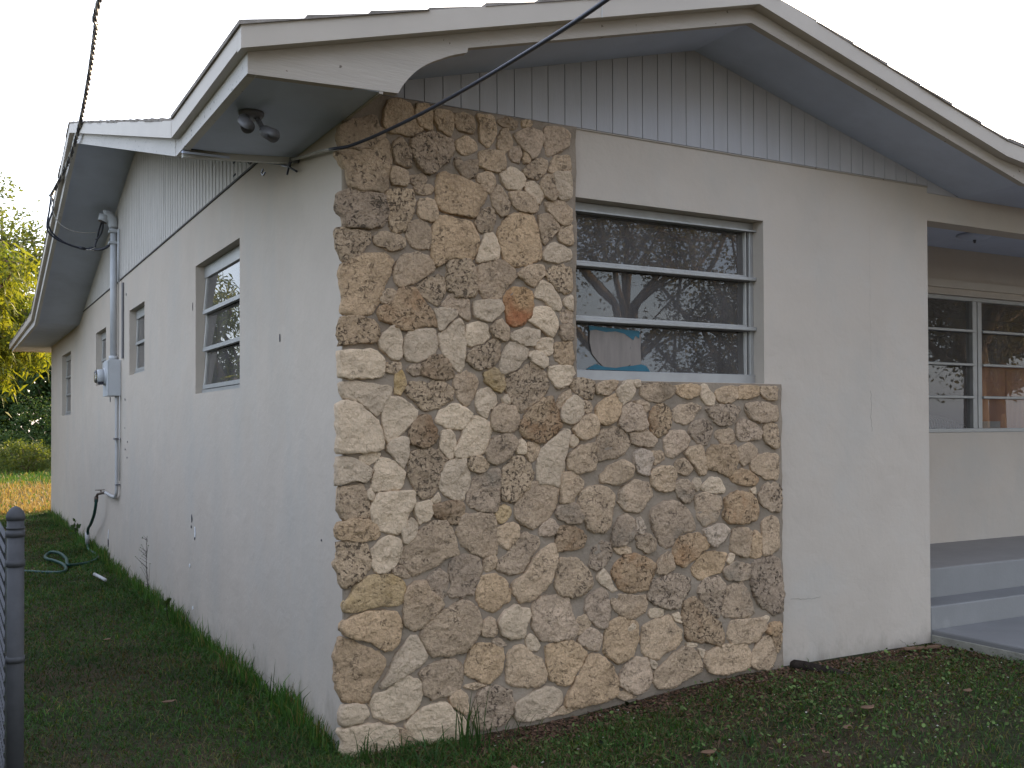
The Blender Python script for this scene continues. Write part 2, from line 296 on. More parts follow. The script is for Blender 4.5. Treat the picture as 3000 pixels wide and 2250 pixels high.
STONES = """
b -4 2883 44 2905 126 2948 153 2941 159 2906 186 2894 192 2858 159 2833 109 2800 55 2780 -4 2785 -12 2830
t 231 3037 282 3047 328 3025 333 2984 373 2947 379 2916 344 2890 299 2881 276 2894 231 2879 195 2911 192 2957 203 2996
t 359 3027 408 3037 432 3019 437 2935 428 2925 379 2934 353 2986
t 452 3017 508 3026 541 3009 544 2923 526 2912 467 2942 446 2979
b 562 3015 598 3028 653 3020 668 2995 658 2944 616 2941 574 2949 559 2984
t 677 3029 770 3037 782 2989 788 2962 751 2891 738 2881 695 2905 701 2983
b 801 3025 852 3041 903 3034 903 3000 871 2988 807 3004
t 814 2974 852 2988 861 2955 877 2924 864 2889 826 2867 798 2897 807 2943
p 883 2964 974 3005 1052 2996 1059 2966 1045 2935 1019 2875 989 2857 967 2891 934 2904
t 941 3040 980 3048 993 3030 967 3012 941 3014
p 1072 3024 1179 3039 1220 3016 1219 2959 1145 2914 1098 2883 1075 2888 1068 2967
t 1128 2878 1219 2901 1219 2817 1191 2797 1131 2795 1091 2810
b 979 2820 1038 2866 1078 2849 1071 2802 1025 2757 966 2762 940 2792
t 954 2878 976 2876 979 2842 953 2828 944 2854
p 877 2896 915 2907 928 2875 918 2834 889 2834 864 2861
t 689 2850 744 2865 763 2856 819 2866 832 2824 832 2785 794 2766 750 2775 695 2779 692 2823
t 610 2910 658 2906 677 2881 670 2858 609 2828 561 2849 567 2883
b 561 2803 585 2809 603 2779 634 2799 682 2810 682 2767 664 2726 621 2718 585 2744 561 2768
d 333 2862 391 2901 449 2910 508 2896 549 2886 552 2837 525 2791 484 2764 442 2716 407 2717 367 2744 344 2789 327 2829
b 245 2845 276 2859 304 2826 321 2791 327 2739 298 2731 259 2741 245 2766 236 2807
b 33 2778 109 2800 164 2839 197 2849 220 2831 222 2747 208 2657 202 2615 180 2596 136 2607 81 2596 38 2606 19 2645 17 2686 -10 2708 -12 2759
t 225 2711 253 2722 304 2705 307 2652 292 2638 247 2640 230 2659
b 321 2686 384 2704 407 2691 402 2666 355 2653 315 2659
t 355 2645 431 2659 442 2641 430 2619 384 2614 349 2620
t 688 2740 763 2754 781 2734 769 2683 744 2656 713 2688 682 2706
c 819 2761 870 2795 908 2788 953 2754 943 2714 914 2688 850 2695 819 2728
c 959 2727 1005 2735 1038 2713 1060 2671 1031 2628 992 2663 959 2693
b 1044 2737 1084 2787 1111 2779 1120 2728 1134 2684 1110 2653 1070 2677 1044 2714
c 1117 2797 1218 2811 1225 2700 1204 2666 1150 2669 1130 2730
o 475 2715 507 2727 573 2715 645 2697 713 2677 731 2641 694 2593 663 2524 596 2536 542 2536 483 2549 463 2569 463 2670
q 202 2604 298 2625 338 2619 344 2546 326 2496 292 2435 252 2421 219 2434 219 2512 197 2546
t 372 2580 419 2591 442 2572 457 2547 456 2498 436 2486 372 2496 364 2542
d -5 2576 54 2593 153 2588 186 2576 199 2531 208 2469 163 2434 81 2423 16 2425 0 2464 -13 2519
b 775 2662 800 2703 831 2668 856 2615 850 2570 812 2547 781 2580 756 2632
t 863 2666 927 2679 992 2657 1024 2616 1011 2586 952 2580 901 2592 875 2628
t 1070 2638 1143 2657 1204 2634 1224 2608 1217 2543 1176 2537 1130 2564 1083 2605
q 737 2586 768 2567 777 2541 762 2489 761 2473 706 2451 669 2486 681 2526
o 850 2542 901 2569 998 2562 1020 2508 1039 2425 1042 2352 977 2324 893 2301 836 2330 811 2389 799 2465
b 1030 2565 1083 2582 1136 2547 1149 2520 1116 2483 1076 2439 1063 2432 1043 2493
t 1176 2528 1224 2544 1230 2441 1189 2443 1149 2463 1156 2498
o 483 2514 554 2503 645 2498 666 2453 687 2406 675 2350 644 2323 542 2321 506 2296 459 2269 441 2294 436 2432 459 2488
c 705 2397 724 2448 774 2452 799 2393 798 2333 742 2323 681 2302 681 2334
c 1069 2399 1116 2437 1183 2420 1223 2412 1223 2360 1135 2342 1062 2347
b 315 2464 366 2479 413 2462 430 2411 430 2357 389 2349 332 2360 303 2399
b 147 2385 185 2410 241 2404 292 2388 286 2345 235 2331 185 2342 147 2354
q -21 2401 27 2411 114 2403 119 2362 86 2318 48 2279 5 2271 -18 2310
o -5 2235 54 2275 119 2304 185 2304 230 2278 218 2220 190 2161 162 2082 135 2036 97 2021 5 2019 0 2103
t 252 2259 286 2309 372 2326 424 2293 441 2247 383 2211 325 2180 269 2156 252 2176 241 2211
q 530 2301 626 2314 650 2283 662 2224 671 2170 662 2148 619 2135 559 2137 520 2177 515 2241
t 684 2286 767 2320 824 2318 887 2284 893 2246 848 2204 810 2146 779 2130 723 2130 686 2171 677 2220
t 906 2263 970 2307 1049 2322 1059 2274 1016 2232 996 2208 951 2233
q 1075 2292 1142 2320 1223 2320 1229 2206 1181 2185 1141 2206 1101 2243 1075 2270
q 354 2166 423 2213 494 2224 506 2171 482 2110 464 2088 429 2102 365 2130
r 274 2151 343 2160 365 2120 406 2080 440 2049 464 2013 458 1976 405 1984 342 1971 285 1958 218 1991 173 1999 165 2035 173 2062 240 2086
b 190 2130 229 2143 252 2134 240 2096 196 2078 174 2093
g 482 2084 541 2141 625 2124 634 2070 634 2022 595 2030 562 2067 505 2080
c 446 2058 482 2068 559 2061 562 2040 523 2011 487 1966 470 1971 467 2024
c 662 2110 704 2118 804 2124 823 2086 797 2057 741 2021 667 2039
x 848 2171 886 2195 938 2198 989 2179 992 2112 976 2055 930 2013 886 2000 860 2016 841 2070 829 2131
c 1055 2240 1095 2220 1134 2177 1161 2138 1147 2092 1107 2101 1068 2139 1006 2158 1022 2204
c 1181 2151 1229 2171 1235 2102 1208 2107 1184 2128
g 1161 2087 1201 2101 1228 2079 1228 2039 1174 2030 1154 2058
c 1009 2099 1068 2105 1114 2085 1137 2040 1127 1994 1107 1959 1087 1964 1034 2007 966 2032 966 2054
b 1167 2019 1228 2027 1234 1953 1173 1945 1153 1978
o 1126 1926 1227 1935 1234 1821 1173 1819 1126 1840
c 866 1966 937 1989 1028 1990 1027 1945 995 1910 936 1916 866 1938
b 766 2000 816 2030 847 1987 847 1938 828 1926 778 1946 753 1978
c 625 1994 686 2013 729 2004 744 1939 704 1916 642 1892 624 1913
c 553 2012 589 2019 606 1982 609 1912 603 1798 582 1757 552 1792 504 1839 481 1891 472 1939 523 1973
q 630 1869 679 1882 728 1900 759 1926 803 1925 803 1853 771 1797 722 1796 685 1784 630 1810 618 1842
c 853 1910 898 1923 965 1886 962 1858 917 1818 872 1778 828 1760 799 1776 815 1831
c 1060 1946 1113 1948 1106 1874 1080 1862 1008 1899 1027 1928
c 978 1878 1021 1874 1073 1850 1073 1811 1046 1799 994 1831 968 1858
c 1086 1800 1220 1809 1233 1775 1213 1723 1132 1693 1119 1727 1086 1760
c 162 1911 240 1976 262 1951 277 1915 273 1826 251 1815 195 1855 162 1880
c 325 1954 446 1967 455 1917 463 1885 428 1841 353 1808 313 1812 296 1843 291 1884 302 1932
k -6 2001 53 2009 129 1992 157 1967 157 1926 135 1899 86 1892 26 1885 -11 1879 -19 1919 -11 1960
c -11 1848 80 1851 124 1858 162 1833 190 1803 178 1756 162 1732 101 1729 -6 1726 -14 1782
b 201 1798 273 1800 268 1774 234 1752 201 1762
k 463 1843 493 1833 534 1786 552 1743 504 1729 434 1735 382 1750 376 1792 411 1814
g 319 1786 370 1792 376 1755 341 1744 313 1764
y 251 1752 279 1758 296 1722 290 1680 273 1654 245 1664 245 1711
c -11 1701 53 1707 151 1693 225 1690 223 1658 184 1606 167 1565 145 1557 107 1590 69 1620 10 1630 -9 1665
q 301 1685 330 1712 405 1708 504 1715 543 1678 539 1630 480 1603 468 1587 416 1587 364 1592 341 1633 301 1659
t 558 1743 612 1766 666 1751 675 1702 654 1648 629 1609 605 1604 575 1636 549 1716
y 715 1757 777 1781 815 1754 827 1705 808 1666 758 1698 721 1725
c 678 1664 740 1690 771 1665 786 1616 746 1583 727 1539 690 1566 666 1615
c 821 1644 846 1655 859 1617 827 1611
q 840 1749 923 1779 994 1831 1040 1798 1082 1726 1082 1703 1032 1635 980 1606 941 1573 909 1578 871 1628 846 1677
c 186 1570 203 1632 251 1638 301 1617 352 1581 341 1534 284 1487 239 1440 211 1425 194 1451 186 1502
c -22 1599 15 1620 58 1605 101 1569 156 1523 180 1456 180 1404 145 1389 52 1386 -12 1382 -20 1493
c 474 1571 545 1609 605 1593 647 1561 605 1501 581 1490 503 1501 456 1523
t 770 1583 808 1605 884 1600 906 1556 906 1500 864 1473 783 1479 752 1512
k 1039 1629 1092 1647 1131 1585 1154 1505 1124 1471 1064 1426 1038 1415 992 1438 934 1456 915 1489 948 1561
t 1132 1613 1179 1671 1213 1682 1212 1642 1172 1602 1138 1590
k 364 1549 422 1549 445 1491 462 1448 439 1417 381 1407 329 1423 315 1465 329 1513
c 483 1477 533 1479 554 1447 551 1398 544 1345 527 1345 485 1389
c 617 1516 659 1549 702 1538 745 1516 758 1483 733 1423 720 1380 641 1354 562 1355 553 1393 593 1441
c 216 1424 273 1449 306 1438 309 1396 301 1349 281 1305 250 1350 205 1393
c 71 1359 106 1379 172 1378 150 1347 112 1327 74 1343
c -17 1360 41 1354 79 1328 125 1306 117 1276 95 1246 57 1257 9 1248 -23 1237
c 155 1342 200 1356 244 1330 286 1287 283 1245 255 1210 216 1211 133 1204 131 1245 144 1296
q 329 1380 386 1395 462 1384 509 1346 467 1282 461 1214 426 1178 374 1158 351 1180 340 1223 312 1265 312 1318 318 1360
c 521 1329 610 1344 622 1279 634 1219 604 1171 604 1144 550 1152 491 1181 470 1219 485 1277
q 653 1354 708 1347 738 1308 695 1274 659 1283 628 1322
b 757 1434 833 1461 890 1444 899 1410 870 1377 832 1339 782 1313 738 1330 726 1374
c 928 1438 947 1410 944 1365 905 1371 905 1405
t 966 1415 1025 1420 1025 1370 985 1314 953 1365
q 819 1285 870 1344 921 1349 972 1314 992 1269 965 1192 920 1149 863 1123 816 1142 813 1208
g 658 1245 707 1266 788 1296 804 1274 797 1186 790 1088 738 1079 676 1098 625 1116 625 1165
c 1064 1403 1131 1453 1185 1481 1212 1475 1204 1418 1177 1344 1170 1270 1156 1191 1123 1198 1096 1210 1024 1212 1018 1302 1031 1358
b -12 1224 84 1231 100 1184 111 1138 119 1078 52 1084 -2 1084 -10 1133 -15 1178
c 122 1214 133 1198 133 1157 106 1179
c 136 1147 161 1187 249 1197 340 1191 334 1134 300 1083 294 1036 255 997 204 1010 160 1022 130 1070 125 1111
c 343 1128 386 1145 426 1141 435 1087 414 1062 368 1038 357 1070
c 426 1151 467 1181 476 1149 438 1143
k 438 1124 514 1134 562 1138 597 1120 600 1074 573 1027 532 1040 496 1058 455 1065
c 283 1016 328 1071 354 1028 339 981 300 952 283 974
o -23 1057 25 1075 106 1066 144 1049 163 1007 144 977 51 982 -23 987 -28 1022
q -23 971 62 971 105 948 119 912 116 856 78 812 30 776 3 768 -18 860 -29 921
c 160 966 215 991 274 964 271 912 243 852 198 824 149 833 127 870 127 922
b 426 1040 502 1047 537 997 555 948 573 877 501 871 460 842 402 820 339 798 316 810 265 871 282 917 339 976
t 597 1069 682 1071 762 1067 778 1022 783 913 780 869 718 862 651 888 591 924 567 990
y 787 1077 825 1111 863 1085 843 1036 806 1021 784 1050
t 895 1128 985 1219 1090 1205 1143 1175 1122 1096 1082 1041 1023 999 984 990 932 1015 888 1050
t 793 1000 881 1015 910 999 894 950 843 887 805 922 790 967
p 1029 988 1102 1029 1135 982 1122 949 1023 949
g 919 954 951 964 1016 938 1029 898 977 856 951 813 919 771 855 765 786 792 786 830 855 875
t 1035 869 1115 904 1134 846 1121 790 1094 725 1061 682 982 627 918 622 867 687 880 730 951 763 996 827
t 724 845 774 861 783 839 761 805 736 790 715 819
g 537 863 615 874 675 854 706 798 675 757 656 693 614 681 536 682 513 705 542 745 525 805
t 232 837 271 845 316 795 282 792 237 811
g 414 782 478 814 510 785 507 716 483 670 436 696 413 740
y -3 685 29 723 51 767 100 804 171 809 248 803 276 775 288 727 282 678 248 665 170 675 105 665 51 652 3 659
t 299 731 350 764 390 761 413 717 471 675 483 652 460 617 407 585 373 552 344 539 293 570 287 628
o 675 711 706 768 767 769 823 743 855 686 854 631 810 623 773 589 723 599 687 634 669 674
o -3 599 51 637 121 646 248 634 270 593 270 546 259 496 225 461 181 463 154 486 105 517 29 541 -13 575
t 495 614 590 659 656 626 686 559 689 515 656 464 607 410 529 403 441 402 407 438 378 504 378 536 419 579
t 695 525 729 557 760 549 776 506 775 474 701 476
c 791 532 835 583 892 605 931 580 963 582 969 548 943 501 933 452 866 445 810 475
p 989 608 1047 631 1140 634 1200 612 1220 519 1254 470 1226 410 1126 412 1040 418 991 485 988 557
o -19 538 34 517 99 480 159 453 192 410 159 347 115 292 112 236 50 244 -9 257 -22 334 -24 460
c 321 515 355 512 378 457 404 407 378 378 326 353 270 329 231 308 175 289 164 306 203 347 242 415
b 366 338 430 364 500 377 565 367 586 343 592 278 577 243 535 211 470 214 429 209 389 240 383 288
o 649 430 704 440 772 417 813 393 819 348 806 295 753 247 728 239 673 268 607 298 613 351 631 397
p 760 442 785 453 838 415 797 419
c 949 428 969 454 1001 434 1023 392 1014 371 981 374 955 394
t 850 378 891 401 930 405 968 356 1033 321 1062 253 1055 209 1019 189 948 200 884 206 843 230 840 313
c 137 263 197 266 247 311 298 323 349 303 383 267 372 227 354 187 320 145 269 132 247 119 186 139 137 166 120 225
t 600 248 679 248 722 232 667 226 606 233
t 523 199 576 224 612 200 618 135 606 107 564 143 535 163
h 703 215 790 215 853 188 871 128 865 57 833 34 740 18 678 22 642 78 654 152
c 890 117 954 147 1045 174 1111 171 1154 135 1161 94 1130 59 1058 30 967 23 890 37
c 326 137 400 173 499 176 535 131 597 85 612 40 558 -19 440 -22 348 19 295 92
c -9 224 50 227 99 210 107 173 55 150 12 136 -14 147
c -9 121 50 128 158 119 241 97 244 42 263 -2 185 -15 76 -28 -4 0
t 252 90 292 74 337 18 325 -12 272 -3
q 1237 1737 1299 1746 1354 1735 1368 1685 1347 1644 1312 1649 1237 1683 1224 1711
t 1382 1720 1439 1735 1517 1741 1495 1698 1438 1668 1382 1673
c 1509 1692 1553 1728 1596 1738 1618 1688 1592 1646 1545 1616 1523 1645
c 1615 1740 1662 1745 1662 1718 1625 1712
b 1669 1725 1819 1732 1895 1710 1883 1673 1849 1655 1788 1636 1721 1635 1669 1665
o 1906 1723 2066 1726 2054 1669 1979 1656 1918 1674
c 2082 1713 2114 1731 2137 1695 2177 1665 2169 1621 2121 1620 2077 1663
t 2186 1696 2259 1719 2341 1720 2341 1660 2274 1634 2201 1640
o 2358 1722 2509 1729 2500 1675 2424 1661 2349 1654
b 2522 1723 2643 1725 2638 1650 2568 1656 2517 1688
c 1162 1585 1196 1631 1244 1660 1288 1620 1288 1568 1257 1528 1209 1511 1169 1528
b 1292 1626 1340 1626 1347 1586 1319 1568 1293 1585
o 1382 1597 1438 1645 1495 1663 1523 1637 1534 1604 1505 1551 1466 1516 1402 1516 1381 1551
p 1541 1592 1588 1622 1654 1605 1683 1557 1705 1504 1668 1480 1609 1480 1573 1474 1519 1510 1534 1551
b 1621 1635 1706 1632 1724 1605 1698 1578 1654 1611
k 1743 1603 1810 1621 1860 1588 1870 1521 1840 1473 1787 1443 1742 1461 1727 1527
g 1879 1582 1932 1607 2034 1623 2077 1602 2025 1552 1970 1509 1893 1527
h 2117 1589 2169 1608 2258 1618 2361 1606 2331 1552 2273 1505 2200 1508 2144 1552
g 2403 1626 2525 1633 2637 1611 2636 1527 2541 1521 2456 1533 2411 1572
t 1236 1488 1305 1551 1360 1557 1381 1516 1381 1458 1332 1441 1277 1436 1250 1459
c 1217 1442 1243 1450 1262 1424 1249 1401 1217 1402
b 1395 1469 1494 1495 1558 1463 1591 1403 1550 1356 1500 1337 1408 1321 1379 1327 1382 1406
b 1202 1345 1283 1395 1367 1410 1369 1307 1359 1278 1269 1255 1201 1282
g 1598 1462 1705 1472 1768 1425 1738 1389 1653 1396 1609 1415
p 1817 1419 1862 1470 1955 1472 1997 1423 1958 1374 1861 1327 1831 1340
h 2005 1503 2088 1537 2156 1496 2139 1446 2107 1397 2048 1410 1997 1454
t 2188 1471 2302 1480 2326 1413 2256 1395 2179 1434
p 2343 1508 2385 1537 2498 1495 2528 1463 2506 1424 2439 1419 2372 1413 2335 1451
b 2550 1504 2636 1511 2652 1378 2626 1365 2558 1411 2541 1450
w 1623 1355 1667 1372 1726 1360 1737 1311 1718 1270 1718 1234 1637 1260 1623 1308
t 1734 1359 1805 1361 1820 1322 1763 1296 1741 1317
t 1965 1344 2008 1383 2083 1382 2095 1323 2114 1273 2106 1230 2062 1231 2023 1293
o 2107 1347 2159 1387 2318 1385 2334 1319 2316 1221 2263 1216 2206 1246 2126 1257 2106 1285
t 2350 1369 2430 1403 2485 1367 2484 1313 2387 1276 2346 1312
t 2442 1285 2497 1325 2643 1336 2646 1186 2556 1195 2454 1237
b 1408 1242 1464 1287 1550 1318 1608 1284 1600 1237 1521 1189 1407 1207
t 1729 1246 1785 1277 1876 1275 1895 1229 1875 1142 1792 1148 1740 1179
b 1896 1299 1954 1316 2011 1263 1976 1230 1907 1247
r 2370 1251 2445 1224 2496 1187 2453 1157 2386 1162 2303 1180 2287 1209
c 2027 1201 2070 1204 2074 1169 2046 1142 2016 1177
c 2082 1169 2142 1207 2206 1202 2246 1145 2234 1121 2149 1129 2077 1145
t 1171 1257 1228 1267 1276 1223 1289 1194 1245 1155 1224 1118 1157 1110 1160 1181
g 1130 1078 1207 1108 1248 1096 1292 1027 1268 996 1186 1012 1129 1037
b 1269 1160 1358 1183 1435 1180 1488 1140 1474 1071 1459 984 1427 942 1329 958 1316 991 1268 1085
g 1553 1173 1629 1210 1714 1189 1736 1126 1684 1077 1654 1039 1563 1052 1517 1095 1524 1139
g 1887 1178 1953 1206 2003 1174 2026 1127 1995 1082 1952 1084 1902 1132
g 2038 1111 2101 1122 2209 1099 2217 1046 2184 972 2100 942 2049 991 2037 1065
r 2241 1082 2319 1120 2436 1110 2482 1066 2498 1002 2464 952 2368 947 2285 948 2240 976 2253 1038
c 2438 1131 2468 1149 2470 1107
d 2499 1114 2564 1157 2642 1161 2674 1111 2657 998 2580 1008 2524 1046
g 1743 1050 1814 1086 1913 1079 1986 1025 2025 961 2025 921 1912 909 1889 856 1828 835 1786 856 1757 939 1727 1000
w 1637 1004 1657 1015 1692 954 1677 920 1636 939
g 1516 1013 1577 1028 1617 993 1617 928 1602 903 1533 865 1472 869 1480 936
w 2088 921 2228 942 2272 905 2235 863 2162 821 2143 835 2111 883
r 1139 952 1166 990 1254 974 1312 922 1284 877 1206 865 1132 864
r 1885 836 1919 883 2052 903 2119 862 2126 822 2035 778 1988 747 1949 726 1899 750 1877 794
t 2288 856 2305 908 2401 916 2438 885 2412 750 2366 758 2288 793
o 2450 846 2478 899 2522 842 2513 753 2449 741 2426 759
t 2535 867 2528 941 2588 970 2648 951 2655 783 2586 758 2526 749
b 1631 908 1723 915 1756 862 1749 827 1693 824 1638 857
h 1346 846 1399 898 1458 880 1465 821 1426 768 1366 749 1332 784
t 1479 858 1533 867 1591 851 1583 825 1508 829
b 1148 819 1253 815 1308 762 1345 708 1338 662 1286 635 1238 620 1144 647 1121 691 1133 764
r 1479 756 1547 807 1620 814 1707 785 1756 748 1740 696 1714 656 1705 624 1589 615 1521 639 1489 691
t 1770 729 1786 782 1843 808 1869 771 1886 727 1819 697 1770 705
o 2007 712 2067 779 2162 791 2251 779 2230 721 2214 679 2137 669 2081 642 2023 668
c 2260 738 2277 773 2315 765 2283 724
g 2230 684 2316 725 2441 699 2432 631 2365 621 2262 628
h 2454 725 2646 735 2663 633 2688 521 2678 421 2617 401 2519 449 2452 553 2436 625
c 1394 721 1426 754 1447 717 1475 663 1509 631 1467 627 1427 667 1385 699
h 1740 666 1887 694 1984 659 1991 603 1940 550 1913 504 1818 512 1758 541 1710 564 1725 625
h 2042 587 2097 645 2197 646 2241 602 2228 509 2195 428 2151 445 2084 516
g 2254 595 2365 602 2410 544 2457 426 2405 408 2248 423 2217 439 2245 520
p 1314 607 1362 628 1404 652 1436 625 1456 524 1435 448 1403 443 1342 486 1301 544
t 1464 588 1517 610 1604 592 1683 590 1695 544 1680 501 1639 491 1588 474 1506 515 1475 552
t 1255 509 1306 518 1337 478 1306 452 1261 425 1234 459
p 1261 399 1326 453 1394 414 1394 368 1373 327 1326 349 1279 372
o 1463 474 1552 483 1635 443 1637 354 1587 274 1515 247 1481 268 1413 322 1427 405
c 1575 425 1604 445 1617 421 1582 414
c 1722 511 1809 503 1801 470 1722 470
t 1677 427 1765 453 1851 461 1889 406 1935 377 1927 323 1881 287 1809 272 1778 234 1719 259 1676 274 1664 345
k 1951 521 2018 555 2076 510 2150 424 2211 396 2235 285 2198 260 2142 289 2039 312 1973 319 1956 387 1935 444
c 1874 468 1915 469 1928 421 1895 435
t 2268 362 2298 395 2446 387 2527 390 2552 327 2511 294 2483 259 2296 266 2265 301
c 2524 393 2564 389 2548 355
r 2560 320 2584 355 2658 352 2673 289 2616 277 2560 301
k 2594 270 2666 274 2657 202 2641 180 2618 230
t 2449 198 2489 249 2556 279 2605 256 2628 184 2601 116 2571 91 2461 109 2431 138
t 2106 236 2198 260 2391 264 2430 200 2431 127 2360 108 2221 106 2127 126 2095 176
b 1812 209 1884 252 1954 281 2020 261 2066 191 2074 141 1921 100 1875 78 1785 77 1742 117 1752 174
c 1965 306 2039 291 2030 277 1971 288
c 2049 261 2093 249 2080 210
p 1518 167 1545 222 1616 259 1695 255 1723 202 1722 136 1701 92 1644 70 1586 90 1516 133
o 1322 307 1388 304 1464 243 1497 170 1497 88 1443 68 1373 65 1269 51 1178 69 1192 128 1251 195
c 1720 242 1762 214 1747 194 1727 208
t 1143 49 1175 65 1268 42 1156 30 1081 25
t 1508 97 1584 76 1628 52 1550 51 1501 70
o 1063 384 1143 394 1210 392 1263 365 1304 326 1283 277 1235 225 1202 170 1142 187 1089 215 1076 284
"""
# ------------------------------------------------------------------ ground
def sstep(a, b, x):
    t = np.clip((x - a) / (b - a), 0, 1); return t * t * (3 - 2 * t)
def gz(x, y):
    x = np.asarray(x, float); y = np.asarray(y, float)
    bank = 0.085 * sstep(0.9, 2.5, x) * (1 - sstep(0.6, 2.6, -y)) * (1 - sstep(0.4, 0.9, y))
    side = 0.018 * (1 - sstep(-0.5, -0.1, x)) * 0
    return bank + 0.012 * np.sin(x * 2.1 + 1.0) * np.sin(y * 1.7) - 0.004 + side
def axis(lo, hi, step, far):
    a = list(np.arange(lo, hi, step)); s = step; p = hi
    while p < far: a.append(p); s *= 1.35; p += s
    a.append(far); s = step; p = lo - step; b = []
    while p > -far: b.append(p); s *= 1.35; p -= s
    b.append(-far); return np.array(b[::-1] + a)
gx = axis(-2.6, 6.0, 0.12, 400.0); gy = axis(-3.0, 3.0, 0.12, 400.0)
GX, GY = np.meshgrid(gx, gy); GZ = gz(GX, GY)
gv = np.stack([GX.ravel(), GY.ravel(), GZ.ravel()], 1); nx, ny = len(gx), len(gy)
ii = (np.arange(ny - 1)[:, None] * nx + np.arange(nx - 1)[None, :]).ravel()
gf = np.stack([ii, ii + 1, ii + nx + 1, ii + nx], 1)
ground = np_mesh('ground', gv, gf, len(gf), M['ground']); tag(ground, kind='structure')

# ------------------------------------------------------------------ house
house = empty('house')
tag(house, 'single storey white stucco house with stone veneer corner and shallow gable roof', 'house')
X1, Y1 = 14.0, 14.95
def wall(name, axis_, u0, u1, z0, z1, holes, depth, mat, sign):
    """wall in plane y=0 (axis 'x', inside towards +y) or x=0 (axis 'y', inside towards +x), real reveals of 'depth'"""
    us = sorted({u0, u1} | {h[0] for h in holes} | {h[1] for h in holes}); zs = sorted({z0, z1} | {h[2] for h in holes} | {h[3] for h in holes})
    inside = lambda u, z: any(h[0] < u < h[1] and h[2] < z < h[3] for h in holes)
    mb = MB(); P = (lambda u, d, z: (u, d, z)) if axis_ == 'x' else (lambda u, d, z: (d, u, z))
    fl = (lambda f: f) if axis_ == 'x' else (lambda f: f[::-1])
    for i in range(len(us) - 1):
        for j in range(len(zs) - 1):
            a, b, c, d = us[i], us[i+1], zs[j], zs[j+1]
            if inside((a+b)/2, (c+d)/2): continue
            mb.add([P(a,0,c), P(b,0,c), P(b,0,d), P(a,0,d)], [fl((0,1,2,3))]); mb.add([P(a,depth,c), P(b,depth,c), P(b,depth,d), P(a,depth,d)], [fl((3,2,1,0))])
    for a, b, c, d in holes:
        mb.add([P(a,0,c), P(b,0,c), P(b,depth,c), P(a,depth,c)], [fl((3,2,1,0))]); mb.add([P(a,0,d), P(b,0,d), P(b,depth,d), P(a,depth,d)], [fl((0,1,2,3))])
        mb.add([P(a,0,c), P(a,depth,c), P(a,depth,d), P(a,0,d)], [fl((3,2,1,0))]); mb.add([P(b,0,c), P(b,depth,c), P(b,depth,d), P(b,0,d)], [fl((0,1,2,3))])
    mb.add([P(u1,0,z0), P(u1,depth,z0), P(u1,depth,z1), P(u1,0,z1)], [fl((0,1,2,3))])
    mb.add([P(u0,0,z0), P(u0,depth,z0), P(u0,depth,z1), P(u0,0,z1)], [fl((3,2,1,0))])
    mb.add([P(u0,0,z1), P(u1,0,z1), P(u1,depth,z1), P(u0,depth,z1)], [fl((0,1,2,3))])
    return mb.build(name, mat, house)
WF = (1.236, 2.583, 1.745, 2.700)
wall('wall', 'x', 0.2005, 4.012, -0.4, 3.06, [WF], 0.20, M['stucco'], 1)
LW = [(1.88, 3.163, 1.747, 2.685), (5.37, 6.255, 2.025, 2.672), (7.965, 8.865, 2.010, 2.660), (11.75, 13.07, 1.697, 2.642)]
wall('wall', 'y', 0.0, Y1, -0.4, 3.058, LW, 0.20, M['stucco'], 1)
MB().box(4.012 - 0.15, 4.009, 0.201, 1.2, -0.4, 3.3).build('wall', M['stucco'], house)              # porch side wall
PW = (5.0, 7.45, 1.435, 2.60)
pw = wall('wall', 'x', 4.012, 10.62, -0.2, 3.2, [PW], 0.16, M['stucco'], 1); pw.location.y += 1.20
MB().box(10.62, X1, 0.0, 0.2, -0.4, 3.1).build('wall', M['stucco'], house)
MB().box(10.62, 10.80, 0.2, 1.36, -0.4, 3.1).build('wall', M['stucco'], house)
MB().box(X1 - 0.2, X1, 0.2, Y1, -0.4, 4.0).build('wall', M['stucco'], house)
MB().box(0.2, X1 - 0.2, Y1 - 0.2, Y1, -0.4, 3.0).build('wall', M['stucco'], house)
# dim rooms behind the glass
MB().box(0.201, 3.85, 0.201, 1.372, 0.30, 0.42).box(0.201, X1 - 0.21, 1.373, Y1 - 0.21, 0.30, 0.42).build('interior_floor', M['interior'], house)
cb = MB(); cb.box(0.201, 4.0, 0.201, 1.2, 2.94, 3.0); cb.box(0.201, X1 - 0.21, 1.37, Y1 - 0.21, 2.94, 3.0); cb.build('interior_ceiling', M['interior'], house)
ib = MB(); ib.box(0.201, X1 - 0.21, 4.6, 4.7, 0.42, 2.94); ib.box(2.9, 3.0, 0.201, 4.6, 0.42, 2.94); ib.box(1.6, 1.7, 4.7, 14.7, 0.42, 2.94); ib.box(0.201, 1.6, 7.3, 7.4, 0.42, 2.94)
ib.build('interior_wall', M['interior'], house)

# porch steps, floor, ceiling, lintel
bevel(MB().box(4.015, 10.615, -0.004, 0.226, 0.0, 0.312).build('porch_step', M['riser'], house), .007, 2)
bevel(MB().box(4.015, 10.615, 0.226, 1.2, 0.0, 0.511).build('porch_step', M['riser'], house), .007, 2)
MB().box(4.02, 10.61, 0.006, 0.222, 0.312, 0.316).build('step_tread', M['concrete'], house)
MB().box(4.02, 10.61, 0.235, 1.199, 0.511, 0.515).build('porch_floor', M['porch_floor'], house)
MB().box(4.012, 10.62, 0.0, 0.14, 2.84, 3.02).build('lintel', M['stucco'], house)
MB().prism([(4.0125, -0.004, 3.021), (4.32, -0.004, 3.021), (4.20, -0.004, 3.06), (4.0125, -0.004, 3.12)], (0, 0.12, 0)).build('gable_end_board', M['siding'], house)
MB().box(4.009, 10.62, 0.14, 1.2, 2.99, 3.03).build('porch_ceiling', M['soffit'], house)
